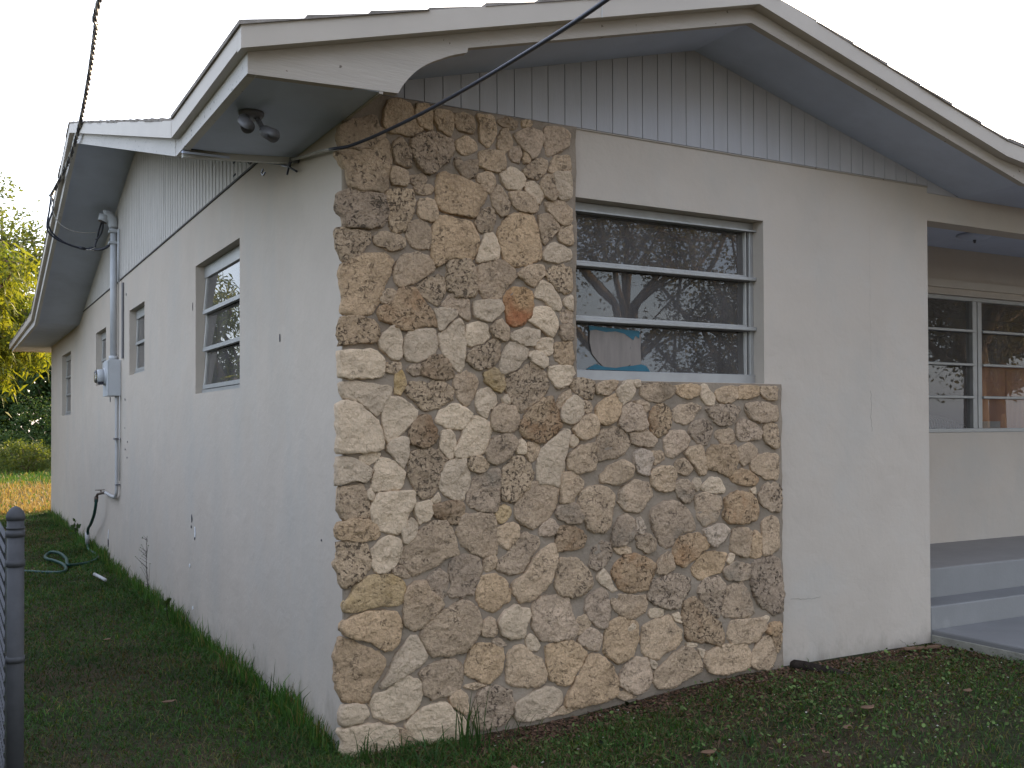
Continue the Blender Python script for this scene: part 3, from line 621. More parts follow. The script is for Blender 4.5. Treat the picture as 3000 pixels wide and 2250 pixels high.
MB().box(4.012, 10.61, 1.176, 1.199, 2.655, 2.72).build('window_head_trim', M['trim'], house)

# stucco flakes and nail holes on the side wall
rnd = random.Random(5)
def blob_plate(y, z, r, ry, mat, name, x=-0.002):
    n = 9; ring = [(x, y + math.cos(2*math.pi*i/n) * r * rnd.uniform(.6, 1.2), z + math.sin(2*math.pi*i/n) * ry * rnd.uniform(.6, 1.2)) for i in range(n)]
    MB().prism(ring, (-0.003, 0, 0)).build(name, mat, house)
for y, z, r, ry, mt in [(3.28, .823, .012, .03, 'hole'), (3.30, .765, .012, .012, 'hole'), (3.165, .735, .022, .05, 'white_chip'), (3.18, .688, .012, .012, 'hole'), (3.35, .468, .022, .014, 'white_chip'), (3.243, .171, .02, .015, 'white_chip'),
                        (7.733, .30, .03, .06, 'white_chip'), (7.74, .21, .03, .07, 'hole'), (7.6, 1.83, .025, .04, 'hole'), (6.45, 2.86, .014, .012, 'hole'), (6.52, 1.79, .014, .012, 'hole'), (6.52, 1.5, .012, .01, 'hole'), (6.35, 1.36, .014, .01, 'hole'), (6.5, 1.28, .012, .01, 'hole'), (6.38, 1.2, .014, .01, 'hole'),
                        (0.30, .95, .006, .006, 'hole'), (1.0, 1.99, .005, .028, 'hole'), (3.25, 2.4, .004, .03, 'hole')]:
    blob_plate(y, z, r, ry, M[mt], 'plaster_chip' if mt == 'white_chip' else 'nail_hole')

def crack(pts, w, axis_, name='plaster_crack'):
    c = MB(); r9 = random.Random(len(pts) * 7 + int(pts[0][1] * 100)); P = []
    for (a, b), (c2, d2) in zip(pts[:-1], pts[1:]):
        for k in range(6): t = k / 6; P.append((a + (c2 - a) * t + r9.uniform(-.004, .004), b + (d2 - b) * t + r9.uniform(-.004, .004)))
    Q = [(u, -.0006, z) if axis_ == 'x' else (-.0006, u, z) for u, z in P]; c.tube(Q, w, 4); return c.build(name, M['crack'], house)
crack([(3.47, 1.72), (3.48, 1.62), (3.47, 1.55), (3.485, 1.44)], .0009, 'x'); crack([(2.78, .47), (2.86, .465), (2.95, .46), (3.04, .468)], .0013, 'x'); crack([(3.71, .13), (3.76, .11), (3.79, .075)], .0016, 'x'); crack([(3.475, 2.75), (3.47, 2.3), (3.475, 1.75)], .0003, 'x')
crack([(11.9, .25), (11.2, .20), (10.3, .17)], .003, 'y')
# ---------------- stone facing
def facing():
    mb = MB(); st = 0.03
    def inside(x, z): return (x < 1.262 and z < 3.055) or (x < 2.695 and z < 1.742)
    def d(x, z):
        edge = 0.0
        return -0.0295 - 0.013 * (noise.noise(Vector((x * 9, 0, z * 9))) + 0.4 * noise.noise(Vector((x * 30, 3, z * 30))))
    xs = [-0.004] + [i * st for i in range(1, 90)] + [2.688]; xs = sorted(set(x for x in xs if x <= 2.688)); xs = sorted(set(xs + [1.262]))
    zs = sorted(set([-0.3 + i * st for i in range(0, 112)] + [1.742, 3.055])); zs = [z for z in zs if z <= 3.056]
    idx = {}
    def V(x, z):
        k = (x, z)
        if k not in idx: idx[k] = len(mb.v); mb.v.append((x, d(x, z), z))
        return idx[k]
    edges = {}
    for i in range(len(xs) - 1):
        for j in range(len(zs) - 1):
            if inside((xs[i] + xs[i+1]) / 2, (zs[j] + zs[j+1]) / 2):
                f = (V(xs[i], zs[j]), V(xs[i+1], zs[j]), V(xs[i+1], zs[j+1]), V(xs[i], zs[j+1])); mb.f.append(f)
                for k in range(4):
                    a, b = f[k], f[(k+1) % 4]; edges[(a, b)] = 1
    for (a, b) in [e for e in edges if (e[1], e[0]) not in edges]:
        va, vb = mb.v[a], mb.v[b]; n = len(mb.v); mb.v += [(va[0], 0.001, va[2]), (vb[0], 0.001, vb[2])]; mb.f.append((b, a, n, n + 1))
    return mb.build('stone_facing', M['mortar'], house, True)
FAC = facing()
def stone(poly, cls, k):
    r = random.Random(k * 7 + 3); P = [Vector((x / 1000.0, z / 1000.0)) for x, z in poly]
    A = 0; c = Vector((0, 0))
    for i in range(len(P)):
        a, b = P[i], P[(i+1) % len(P)]; w = a.x * b.y - b.x * a.y; A += w; c += (a + b) * w
    c = c / (3 * A) if abs(A) > 1e-9 else sum(P, Vector((0, 0))) / len(P)
    if A < 0: P = P[::-1]
    size = math.sqrt(abs(A) / 2)
    Q = []                                                       # cut corners a little
    for i in range(len(P)):
        a, b = P[i], P[(i+1) % len(P)]; Q += [a.lerp(b, 0.09), a.lerp(b, 0.91)]
    per = sum((Q[i] - Q[(i+1) % len(Q)]).length for i in range(len(Q))); n = max(18, min(56, int(per / 0.016)))
    pts = []; step = per / n; i = 0; acc = 0.0; tgt = 0.0
    seg = [(Q[i], Q[(i+1) % len(Q)]) for i in range(len(Q))]
    for a, b in seg:
        l = (b - a).length
        while tgt < acc + l and len(pts) < n: pts.append(a.lerp(b, (tgt - acc) / max(l, 1e-9))); tgt += step
        acc += l
    n = len(pts); rough = 0.0045 if cls not in 'qkhd' else 0.0075
    ring = []
    for p in pts:
        o = (p - c); L_ = o.length or 1
        j = rough * noise.noise(Vector((p.x * 38, k, p.y * 38))) * 1.7 + rough * .7 * noise.noise(Vector((p.x * 90, k, p.y * 90))) + r.uniform(-0.0026, 0.0026)
        ring.append(c + o * ((L_ + j + 0.0095) / L_))
    lift = 0.042 + r.uniform(-.003, 0.012) if size > 0.07 else 0.038 + r.uniform(0, 0.008)
    tx, tz = r.uniform(-0.06, 0.06), r.uniform(-0.06, 0.06)
    e_ = min(0.12, 0.0035 / max(size, .02)); rings = [(1.02, 0.010), (1.0, lift * 0.84), (1 - e_, lift - 0.001), (0.87, lift), (0.68, lift + .001), (0.45, lift + 0.001), (0.22, lift + 0.001)]
    amp = 0.0095 if cls in 'qkhd' else 0.0075
    vs = []; fs = []
    for s_, dd in rings:
        for p in ring:
            q = c + (p - c) * s_; dz = 0
            if dd > 0.012: dz = amp * noise.noise(Vector((q.x * 13, k * 1.7, q.y * 13))) - amp * 0.8 * abs(noise.noise(Vector((q.x * 26, k, q.y * 26)))) + amp * 0.45 * noise.noise(Vector((q.x * 70, k, q.y * 70))) + (q.x - c.x) * tx + (q.y - c.y) * tz
            xx = q.x
            depth_ = dd + dz
            if dd > 0.012: depth_ = max(depth_, (0.040 if dd > lift * .9 else 0.034) - .002)
            if q.x < 0.05: xx = q.x - (0.05 - q.x) * (.16 + .25 * noise.noise(Vector((k * 1.3, 0, q.y * 14)))) - .002
            vs.append((xx, -depth_, q.y))
    for a in range(len(rings) - 1):
        for i in range(n):
            j = (i + 1) % n; fs.append((a*n + i, a*n + j, (a+1)*n + j, (a+1)*n + i))
    vs.append((c.x, -(lift + 0.007 + amp * r.uniform(-.5, .5)), c.y)); m_ = len(vs) - 1; a = len(rings) - 1
    for i in range(n): fs.append((a*n + i, a*n + (i+1) % n, m_))
    me = bpy.data.meshes.new('stone'); me.from_pydata(vs, [], fs); me.update()
    sm = [True] * len(me.polygons); 
    o = link('stone', me, STONE_MATS[cls], FAC); me.polygons.foreach_set('use_smooth', sm)
    return o
for k, line in enumerate(STONES.strip().split('\n')):
    t = line.split(); v = list(map(int, t[1:])); stone(list(zip(v[::2], v[1::2])), t[0], k)

# ---------------- siding boards of the front gable
def zs_front(x):                                            # soffit line of the front gable
    if x > 4.34: return 3.02
    return 3.609 - 0.2595 * abs(x - 2.07)
MB().prism([(0.0, 0.02, 3.062), (4.01, 0.02, 3.062), (4.01, 0.02, zs_front(4.01) + 0.1), (2.07, 0.02, 3.75), (0.0, 0.02, 3.15)], (0, 0.12, 0)).build('siding_backing', M['dark_gap'], house)
grp = MB().box(0.005, 4.008, 0.004, 0.02, 3.062, 3.072).build('siding_panel', M['siding'], house)
gpos = [0.0] + [0.11 + 0.1 * i + 0.002 * math.sin(i * 2.3) for i in range(39)] + [4.008]
for a, b in zip(gpos[:-1], gpos[1:]):
    a2, b2 = a + 0.0021, b - 0.0021
    top = [(b2, 0, zs_front(b2) + 0.02)] + ([(2.07, 0, zs_front(2.07) + 0.02)] if a2 < 2.07 < b2 else []) + [(a2, 0, zs_front(a2) + 0.02)]
    MB().prism([(a2, -0.006, 3.066), (b2, -0.006, 3.066)] + [(x, -0.006, max(z, 3.07)) for x, _, z in top], (0, 0.022, 0)).build('siding_board', M['siding'], grp)
MB().box(-0.002, 4.012, -0.008, 0.0, 3.056, 3.062).build('siding_drip_edge', M['wood_paint'], house)
# side gable: vertical grooved panel
def zl_soff(y):
    if y < 5.8: return 2.915 + 0.262 * (y - 0.96)
    return max(2.905, 2.915 + 0.262 * (10.64 - y))
MB().prism([(0.03, 0.85, 3.062), (0.03, 10.1, 3.062), (0.03, 5.8, 4.35)], (0.1, 0, 0)).build('siding_backing', M['dark_gap'], house)
sb = MB(); y = 1.40
while y < 10.2:
    w = 0.1; ya, yb = y + 0.008, y + w - 0.008; za, zb = zl_soff(ya) + 0.03, zl_soff(yb) + 0.03
    if min(za, zb) > 3.066:
        pl_ = [(-0.006, ya, 3.066), (-0.006, yb, 3.066), (-0.006, yb, zb)] + ([(-0.006, 5.8, zl_soff(5.8) + .03)] if ya < 5.8 < yb else []) + [(-0.006, ya, za)]
        sb.prism(pl_, (0.03, 0, 0))
    y += w
tag(sb.build('siding_panel', M['siding_left'], house), kind='stuff')
MB().box(-0.010, 0.002, 1.30, 10.2, 3.052, 3.064).build('siding_drip_edge', M['dark_gap'], house)
for yy, zz in ((1.985, 3.181), (1.815, 3.15), (1.985, 3.097)): MB().box(-0.009, -0.006, yy - .03, yy + .03, zz - .006, zz + .006).build('nail_hole', M['hole'], house)
sc = MB()
for pts in ([(1.66, 3.13), (1.60, 3.115), (1.55, 3.125)], [(1.64, 3.10), (1.60, 3.08), (1.55, 3.085), (1.58, 3.13)], [(1.33, 2.99), (1.36, 2.975), (1.33, 2.955), (1.29, 2.962)]):
    sc.tube(smooth_curve([(-0.012 if z > 3.06 else -0.004, y_, z) for y_, z in pts], 4), 0.004, 5)
sc.build('old_cable_stub', M['lamp_dark'], house)

# ---------------- roof: soffits, fascias, trims, slopes
MB().box(-0.555, -0.004, -0.465, 0.80, 2.912, 2.925).build('soffit', M['soffit'], house)
MB().prism([(-0.545, 0.86, 2.88), (-0.01, 0.715, 2.88), (-0.01, 0.745, 2.88), (-0.545, 0.89, 2.88)], (0, 0, 0.04)).build('soffit_moulding', M['rail_white'], house)
MB().box(-0.004, 0.012, -0.468, -0.03, 2.905, 3.12).build('frieze_board', M['wood_paint'], house)
sf = MB(); xs_ = [0.012, 2.07, 4.34, 10.9]
for a, b in zip(xs_[:-1], xs_[1:]):
    sf.prism([(a, -0.468, zs_front(a)), (b, -0.468, zs_front(b)), (b, -0.468, zs_front(b) + .012), (a, -0.468, zs_front(a) + .012)], (0, 0.464 if b <= 4.35 else 0.6, 0))
sf.build('soffit', M['soffit'], house)
sg = MB(); ys_ = [0.80, 5.8, 10.64, 16.05]
for a, b in zip(ys_[:-1], ys_[1:]):
    za = zl_soff(a) + 0.012; zb = zl_soff(b) + 0.012
    sg.prism([(-0.555, a, za), (-0.555, b, zb), (-0.555, b, zb + .012), (-0.555, a, za + .012)], (0.553 if b < 11 else 0.553, 0, 0))
sg.prism([(-0.002, 14.96, 2.917), (-0.002, 16.05, 2.917), (-0.002, 16.05, 2.93), (-0.002, 14.96, 2.93)], (5, 0, 0))
sg.build('soffit', M['soffit'], house)
def trim_front(x):                                         # top edge of the front trim
    if x > 4.08: return max(3.24 - 0.13 * (x - 4.08), 3.14)
    return 3.772 - 0.2655 * abs(x - 2.07)
def fasc_front(x):
    if x > 4.34: return max(3.016 - 0.03 * (x - 4.34), 2.99)
    return 3.603 - 0.2595 * abs(x - 2.07)
xt = [-0.60, 2.07, 4.08, 4.85, 11.0]
f = MB()
top = [(x, -0.47, trim_front(x) - 0.03) for x in (-0.558, 2.07, 4.08, 4.85, 11.0)]
bot = [(-0.558, 2.896), (0.081, 2.919), (0.103, 2.957), (0.128, 2.99), (0.157, 3.021), (0.186, 3.046), (0.214, 3.066), (0.245, 3.084), (0.279, 3.10), (0.315, 3.118), (0.35, 3.132), (0.41, 3.152)]
bl = [(x, z) for x, z in bot] + [(0.415, fasc_front(0.415)), (2.07, fasc_front(2.07)), (4.34, fasc_front(4.34)), (11.0, fasc_front(11.0))]
loop = [(x, -0.47, z) for x, z in bl] + top[::-1]
# built as vertical quads between shared stations so the long board stays clean
def strip_x(name, botf, topf, stations, y0, y1, mat):
    mb = MB()
    for x in stations: mb.v += [(x, y0, botf(x)), (x, y1, botf(x)), (x, y1, topf(x)), (x, y0, topf(x))]
    for i in range(len(stations) - 1):
        a, b = i*4, i*4 + 4; mb.f += [(a, b, b+3, a+3), (a+1, a+2, b+2, b+1), (a, a+1, b+1, b), (a+3, b+3, b+2, a+2)]
    e = (len(stations) - 1) * 4; mb.f += [(0, 3, 2, 1), (e, e+1, e+2, e+3)]
    return mb.build(name, mat, house)
bx = [p[0] for p in bl]; bz = [p[1] for p in bl]
botf = lambda x: float(np.interp(x, bx, bz))
strip_x('fascia', botf, lambda x: trim_front(x) - 0.03, sorted(set([round(b, 4) for b in bx] + [4.08, 4.85])), -0.47, -0.43, M['wood_paint'])
strip_x('roof_trim', lambda x: trim_front(x) - 0.092, trim_front, [-0.60, 2.07, 4.08, 4.85, 11.0], -0.53, -0.4705, M['trim'])
MB().prism([(1.083, -0.5325, trim_front(1.083) - .094), (1.091, -0.5325, trim_front(1.091) - .094), (1.091, -0.5325, trim_front(1.091) + .001), (1.083, -0.5325, trim_front(1.083) + .001)], (0, 0.002, 0)).build('trim_seam', M['rail_white'], house)
def trim_left(y):
    if y < 0.87: return 3.058 + 0.012 * (0.87 - y) / 1.4
    if y < 5.8: return 3.06 + 0.262 * (y - 0.87)
    return max(3.055 - 0.004 * max(0, y - 10.7), 3.06 + 0.262 * (10.73 - y))
def fasc_left(y):
    if y < 0.96: return 2.897 + 0.008 * (y + .47) / 1.4
    if y < 5.8: return 2.905 + 0.262 * (y - 0.96)
    return max(2.895, 2.905 + 0.262 * (10.64 - y))
def strip_y(name, botf, topf, st, x0, x1, mat):
    mb = MB()
    for y in st: mb.v += [(x0, y, botf(y)), (x1, y, botf(y)), (x1, y, topf(y)), (x0, y, topf(y))]
    for i in range(len(st) - 1):
        a, b = i*4, i*4 + 4; mb.f += [(a+3, b+3, b, a), (b+1, b+2, a+2, a+1), (b, b+1, a+1, a), (a+2, b+2, b+3, a+3)]
    e = (len(st) - 1) * 4; mb.f += [(1, 2, 3, 0), (e+3, e+2, e+1, e)]
    return mb.build(name, mat, house)
strip_y('fascia', fasc_left, lambda y: trim_left(y) - 0.03, [-0.469, 0.96], -0.56, -0.52, M['wood_paint_left'])
strip_y('fascia', fasc_left, lambda y: trim_left(y) - 0.03, [0.961, 2.77], -0.562, -0.52, M['wood_paint_left'])
strip_y('fascia', fasc_left, lambda y: trim_left(y) - 0.03, [2.775, 5.8, 10.64, 10.73, 16.1], -0.56, -0.52, M['wood_paint_left'])
strip_y('roof_trim', lambda y: trim_left(y) - 0.088, trim_left, [-0.4695, 0.87], -0.60, -0.5605, M['trim'])
for a, b in ((0.871, 2.95), (2.954, 5.45), (5.454, 16.2)):
    strip_y('roof_trim', lambda y: trim_left(y) - 0.088, trim_left, sorted(set([a, b] + [q for q in (5.8, 10.73) if a < q < b])), -0.60 - (0.001 if a < 1 else 0), -0.563, M['trim'])
strip_x('fascia', lambda x: 2.90, lambda x: 3.05, [-0.56, 8.0], 16.06, 16.10, M['wood_paint_left'])
# roof decks
dk = MB()
dk.prism([(-0.59, -0.50, trim_left(0) - .005), (2.07, -0.50, 3.765), (2.07, 3.6, 3.765), (-0.59, 0.86, trim_left(0) - .005)], (0, 0, -0.02))
dk.prism([(2.07, -0.50, 3.765), (4.08, -0.50, 3.235), (4.08, 3.7, 3.235), (2.07, 3.7, 3.765)], (0, 0, -0.02))
dk.prism([(4.08, -0.50, 3.235), (4.85, -0.5, 3.135), (4.85, 2.2, 3.135), (4.08, 2.2, 3.235)], (0, 0, -0.02))
dk.prism([(4.85, -0.50, 3.13), (X1 + .4, -0.50, 3.13), (X1 + .4, 2.2, 3.3), (4.85, 2.2, 3.3)], (0, 0, -0.02))
dk.prism([(-0.56, 0.87, 3.05), (X1 + .4, 0.87, 3.05), (X1 + .4, 5.8, 4.34), (-0.56, 5.8, 4.34)], (0, 0, -0.02))
dk.prism([(-0.56, 5.8, 4.34), (X1 + .4, 5.8, 4.34), (X1 + .4, 10.72, 3.05), (-0.56, 10.72, 3.05)], (0, 0, -0.02))
dk.prism([(-0.56, 10.72, 3.05), (X1 + .4, 10.72, 3.05), (X1 + .4, 16.08, 3.03), (-0.56, 16.08, 3.03)], (0, 0, -0.02))
roof = dk.build('roof', M['dark_gap'], house)
def course_x(x0, x1, ya, yb, zf, th=0.012, lift=0.0):
    """one shingle course; its butt edge (downslope side x0) is proud"""
    zl, zh = zf(x0) + lift, zf(x1) + lift
    MB().add([(x0,ya,zl),(x1,ya,zh),(x1,yb,zh),(x0,yb,zl),(x0,ya,zl+th+.008),(x1,ya,zh+th*.4),(x1,yb,zh+th*.4),(x0,yb,zl+th+.008)],
             [(0,3,2,1),(4,5,6,7),(0,1,5,4),(1,2,6,5),(2,3,7,6),(3,0,4,7)]).build('shingle', M['shingle'], roof)
rr = random.Random(8)
x = -0.61
while x < 2.0:
    w = min(0.27, 2.07 - x); course_x(x, x + w, -0.535 + rr.uniform(-.008, .006), max(.80, .84 + (trim_front(x) - 3.06) / .262), lambda q: trim_front(q) - 0.002, 0.006 + rr.uniform(0, .004)); x += 0.27
x = 4.10
while x > 2.12:
    w = min(0.27, x - 2.07); z0 = trim_front(x) - .002; z1 = trim_front(x - w) - .002; ya = -0.533 + rr.uniform(-.01, .008)
    th = 0.013 + rr.uniform(0, .004)
    MB().add([(x-w,ya,z1),(x,ya,z0),(x,3.5,z0),(x-w,3.5,z1),(x-w,ya,z1+.005),(x,ya,z0+th),(x,3.5,z0+th),(x-w,3.5,z1+.005)],
             [(0,3,2,1),(4,5,6,7),(0,1,5,4),(1,2,6,5),(2,3,7,6),(3,0,4,7)]).build('shingle', M['shingle'], roof); x -= 0.27
MB().add([(4.10,-.535,3.238),(4.85,-.535,3.14),(4.85,2.2,3.14),(4.10,2.2,3.238),(4.10,-.535,3.258),(4.85,-.535,3.16),(4.85,2.2,3.16),(4.10,2.2,3.258)], [(0,3,2,1),(4,5,6,7),(0,1,5,4),(1,2,6,5),(2,3,7,6),(3,0,4,7)]).build('shingle', M['shingle'], roof)
y = 0.85
while y < 15.9:
    w = 0.27; za, zb = trim_left(y) - .002, trim_left(min(y + w, 5.8) if y < 5.8 else y + w) - .002; yb = min(y + w, 5.8) if y < 5.8 else y + w
    ta, tb = (0.02, 0.006) if y < 5.7 else (0.006, 0.02); xa = -0.603 + rr.uniform(-.008, .006)
    MB().add([(xa,y,za),(X1+.4,y,za),(X1+.4,yb,zb),(xa,yb,zb),(xa,y,za+ta),(X1+.4,y,za+ta),(X1+.4,yb,zb+tb),(xa,yb,zb+tb)],
             [(0,1,2,3)[::-1],(4,5,6,7),(0,1,5,4),(1,2,6,5),(2,3,7,6),(3,0,4,7)]).build('shingle', M['shingle'], roof); y += w if yb != 5.8 else (5.8 - y + 1e-4)

# ---------------- windows
def window_front():
    x0, x1, z0, z1 = 1.20, 2.583, 1.762, 2.648
    fr = MB(); yf, yb = 0.085, 0.16
    fr.box(x0, x1, yf, yb, z1 - 0.002, 2.70 - .001); fr.box(2.552, x1 - .0005, yf, yb, z0, z1 - .0025); fr.box(x0, x1 - .001, yf - 0.012, yb, z0 - 0.016, 1.80)
    w = fr.build('window', M['frame'], house); bevel(w, 0.003)
    MB().box(x0, 2.585 - .003, yf - 0.028, yf - .002, 2.643, 2.652).build('head_trim', M['frame'], w)
    MB().box(2.528, 2.552, yf + .01, yb, 1.801, 2.6455).build('channel', M['rail_white'], w)
    MB().box(2.536, 2.544, yf + .004, yf + .0095, 1.801, 2.6455).build('channel_slot', M['dark_gap'], w)
    for zb in (2.352, 2.058):
        bar = MB().box(x0, x1 - .003, yf - 0.03, yf + 0.02, zb, zb + 0.021).build('rail', M['frame'], w); bevel(bar, .003)
        MB().box(x0, 2.545, yf - .012, yf + .01, zb - 0.006, zb - .0005).build('rail_lip', M['dark_gap'], w)
        MB().box(x0, 2.53, yf - .0, yf + .018, zb + .0215, zb + .034).build('sash_bottom', M['frame'], w)
    for (a, b, t) in ((1.80, 2.056, .004), (2.08, 2.350, -.003), (2.374, 2.644, .003)):
        MB().add([(x0, yf + .03 - t, a), (2.529, yf + .03 - t, a), (2.529, yf + .03 + t, b), (x0, yf + .03 + t, b)], [(0, 1, 2, 3)]).build('pane', M['glass'], w)
    return w
window_front()
def window_left(h, panes, tilt):
    y0, y1, z0, z1 = h; xf = 0.062
    fr = MB(); fr.box(xf, xf + .08, y0 + .001, y1 - .001, z1 - .09, z1 - .001); fr.box(xf + .005, xf + .08, y1 - .05, y1 - .0015, z0, z1 - .0905); fr.box(xf + .005, xf + .08, y0 + .0015, y0 + .05, z0, z1 - .0905); fr.box(xf - .02, xf + .08, y0 + .001, y1 - .0015, z0 + .001, z0 + .03)
    w = fr.build('window', M['frame'], house); bevel(w, .003)
    ph = (z1 - .09 - z0 - .03) / panes
    for i in range(panes):
        a = z0 + .03 + i * ph; b = a + ph; xo = xf + .018; 
        sb_ = MB().add([(xo - tilt - .02, y0 + .052, a + .004), (xo - tilt - .02, y1 - .052, a + .004), (xo - tilt + .012, y1 - .052, a + .004), (xo - tilt + .012, y0 + .052, a + .004),
                  (xo - tilt - .018, y0 + .052, a + .032), (xo - tilt - .018, y1 - .052, a + .032), (xo - tilt + .014, y1 - .052, a + .032), (xo - tilt + .014, y0 + .052, a + .032)],
                 [(0,1,2,3),(7,6,5,4),(4,5,1,0),(5,6,2,1),(6,7,3,2),(7,4,0,3)]).build('sash_bottom', M['frame'], w)
        MB().add([(xo - tilt - .003, y0 + .052, a + .032), (xo - tilt - .003, y1 - .075, a + .032), (xo - .003, y1 - .075, b), (xo - .003, y0 + .052, b)], [(3, 2, 1, 0)]).build('pane', M['glass'], w)
        MB().prism([(xo - tilt - .014, y1 - .075, a + .032), (xo - tilt + .006, y1 - .075, a + .032), (xo + .006, y1 - .075, b - .003), (xo - .014, y1 - .075, b - .003)], (0, .022, 0)).build('sash_side', M['rail_white'], w)
    return w
for h, n_, t in zip(LW, (3, 2, 2, 3), (0.022, 0.012, 0.006, 0.012)): window_left(h, n_, t)
# jalousie-like pale blinds just inside the two small windows' edge
def window_porch():
    yf = 1.235; w = MB(); z0, z1 = 1.435, 2.60
    w.box(5.001, 7.449, yf, yf + .06, z1 - .035, z1 - .001); w.box(5.001, 7.449, yf - .01, yf + .06, z0 + .001, z0 + .035)
    w.box(6.135, 6.19, yf - .006, yf + .06, z0 + .0355, z1 - .0355); w.box(6.202, 6.255, yf - .006, yf + .06, z0 + .0355, z1 - .0355); w.box(5.001, 5.04, yf, yf + .06, z0 + .0355, z1 - .0355); w.box(7.41, 7.449, yf, yf + .06, z0 + .0355, z1 - .0355)
    o = w.build('window', M['frame'], house); bevel(o, .003)
    MB().box(6.190, 6.202, yf + .01, yf + .06, z0 + .036, z1 - .036).build('mullion_gap', M['rust'], o)
    for a, b in ((5.04, 6.135), (6.255, 7.41)):
        for zb in (2.296, 2.006, 1.726): bevel(MB().box(a - .0, b + .02 if a < 6 else b, yf - .022, yf + .02, zb, zb + .022).build('rail', M['frame'], o), .003)
        for c, d in ((1.47, 1.725), (1.748, 2.005), (2.028, 2.295), (2.318, 2.565)):
            t = .003 * rr.uniform(-1, 1); MB().add([(a, yf + .03 - t, c), (b, yf + .03 - t, c), (b, yf + .03 + t, d), (a, yf + .03 + t, d)], [(0, 1, 2, 3)]).build('pane', M['glass'], o)
window_porch()
# ------------------------------------------------------------------ porch slab in front (a path by itself)
sl = MB().box(4.014, 10.6, -3.4, -0.0045, -0.15, 0.1665); path = sl.build('path', M['concrete']); bevel(path, .01, 2); tag(path, kind='structure')
MB().prism([(4.006, -3.39, -0.15), (4.0125, -3.39, -0.15), (4.0125, -3.39, 0.135), (4.008, -3.39, 0.13)], (0, 3.38, 0)).build('slab_edge', M['slab_edge'], path)

# ------------------------------------------------------------------ broken pane patch
cp = empty('pane_patch', (1.57, 0.098, 1.8)); tag(cp, 'greyish board with ragged curved edges closing the broken lower pane of the front window', 'window patch')
pp = [(1.436,2.030),(1.70,2.022),(1.712,1.985),(1.700,1.93),(1.715,1.88),(1.695,1.835),(1.64,1.815),(1.58,1.808),(1.53,1.818),(1.49,1.846),(1.448,1.89),(1.432,1.954)]
MB().prism([(x, .1065, z) for x, z in pp], (0, .003, 0)).build('board', M['cardboard'], cp)
MB().prism([(1.705,.107,2.02),(1.775,.107,2.01),(1.77,.107,1.93),(1.775,.107,1.85),(1.745,.107,1.812),(1.70,.107,1.815)], (0, .0025, 0)).build('board_flap', M['cardboard'], cp)
t1 = [(1.425,2.042),(1.765,2.026),(1.76,1.985),(1.735,2.0),(1.72,1.975),(1.66,2.008),(1.60,2.018),(1.54,2.012),(1.47,2.022),(1.43,2.015)]
t2 = [(1.405,1.806),(1.835,1.803),(1.805,1.835),(1.77,1.842),(1.72,1.834),(1.65,1.826),(1.60,1.818),(1.53,1.822),(1.47,1.835),(1.44,1.822)]
for tt in (t1, t2): MB().prism([(x, .1045, z) for x, z in tt], (0, .0015, 0)).build('blue_tape', M['tape'], cp)

# things seen behind the porch panes
cab = empty('wooden_panel', (6.85, 1.33, 1.44)); tag(cab, 'orange brown wooden panel standing close behind the right porch window', 'wooden panel')
MB().box(6.30, 7.40, 1.325, 1.345, 1.437, 2.02).build('panel_board', M['brown_wood'], cab)
for a in (6.33, 6.71, 7.09): MB().box(a, a + .30, 1.318, 1.3245, 1.47, 1.99).build('raised_field', M['brown_wood'], cab)
wr = empty('wire_rack', (6.3, 1.6, 1.44)); tag(wr, 'pale wire rack fanning out on the sill behind the left porch window', 'rack')
for i in range(17):
    xx = 5.98 + i * .035; hh = .135 - .0002 * (i - 4) ** 2 * 3
    MB().tube([(xx, 1.6, 1.455), (xx - .012 + .002 * i, 1.62, 1.455 + hh * .7), (xx - .004 * (16 - i) * .4, 1.68, 1.455 + hh)], .003, 5).build('rack_wire', M['curtain'], wr)
MB().box(5.95, 6.57, 1.55, 1.75, 1.43, 1.452).build('rack_base', M['curtain'], wr)
bxx = MB().box(6.33, 6.56, 1.275, 1.315, 1.472, 1.53).box(6.36, 6.39, 1.271, 1.2745, 1.50, 1.515); b_ = bxx.build('power_box', M['curtain']); tag(b_, 'small white box on the sill inside the right porch window', 'box'); bevel(b_, .006, 2)
shf = MB().box(5.0, 7.5, 1.5, 1.8, 1.40, 1.43).build('inner_sill', M['interior'], house)
# hanging pale curtain in side window
# ------------------------------------------------------------------ lamps
fl = empty('floodlight', (-0.405, 0.062, 2.911)); tag(fl, 'grey twin spotlight fitting screwed under the eave soffit at the corner', 'floodlight')
b0 = Vector((-0.405, 0.062, 2.911))
MB().tube([b0, b0 - Vector((0, 0, .012)), b0 - Vector((0, 0, .028)), b0 - Vector((0, 0, .032))], [.056, .056, .046, .02], 24).build('base_plate', M['lamp_body'], fl, True)
def spot(start, knee, d, nm='lamp_holder'):
    d = Vector(d).normalized(); start = Vector(start); knee = Vector(knee)
    arm = MB().tube([start, start.lerp(knee, .5) + Vector((0, 0, -.004)), knee], [.013, .012, .013], 12).build('arm', M['lamp_body'], fl, True)
    MB().tube([knee - d * .022, knee - d * .012, knee, knee + d * .075, knee + d * .0755, knee + d * .03], [.010, .024, .027, .031, .0275, .026], 24, cap=False).build(nm, M['lamp_body'], fl, True)
    MB().tube([knee + d * .034, knee + d * .035], [.0262, .0262], 20).build('socket', M['lamp_dark'], fl)
spot((-0.425, 0.05, 2.885), (-0.448, 0.03, 2.862), (.06, -.85, -.66)); spot((-0.385, 0.045, 2.885), (-0.362, -0.01, 2.812), (.27, -.93, -.46))
pll = empty('porch_light', (5.42, .68, 2.99)); tag(pll, 'flat round ceiling light fitting in the shaded porch ceiling', 'ceiling light')
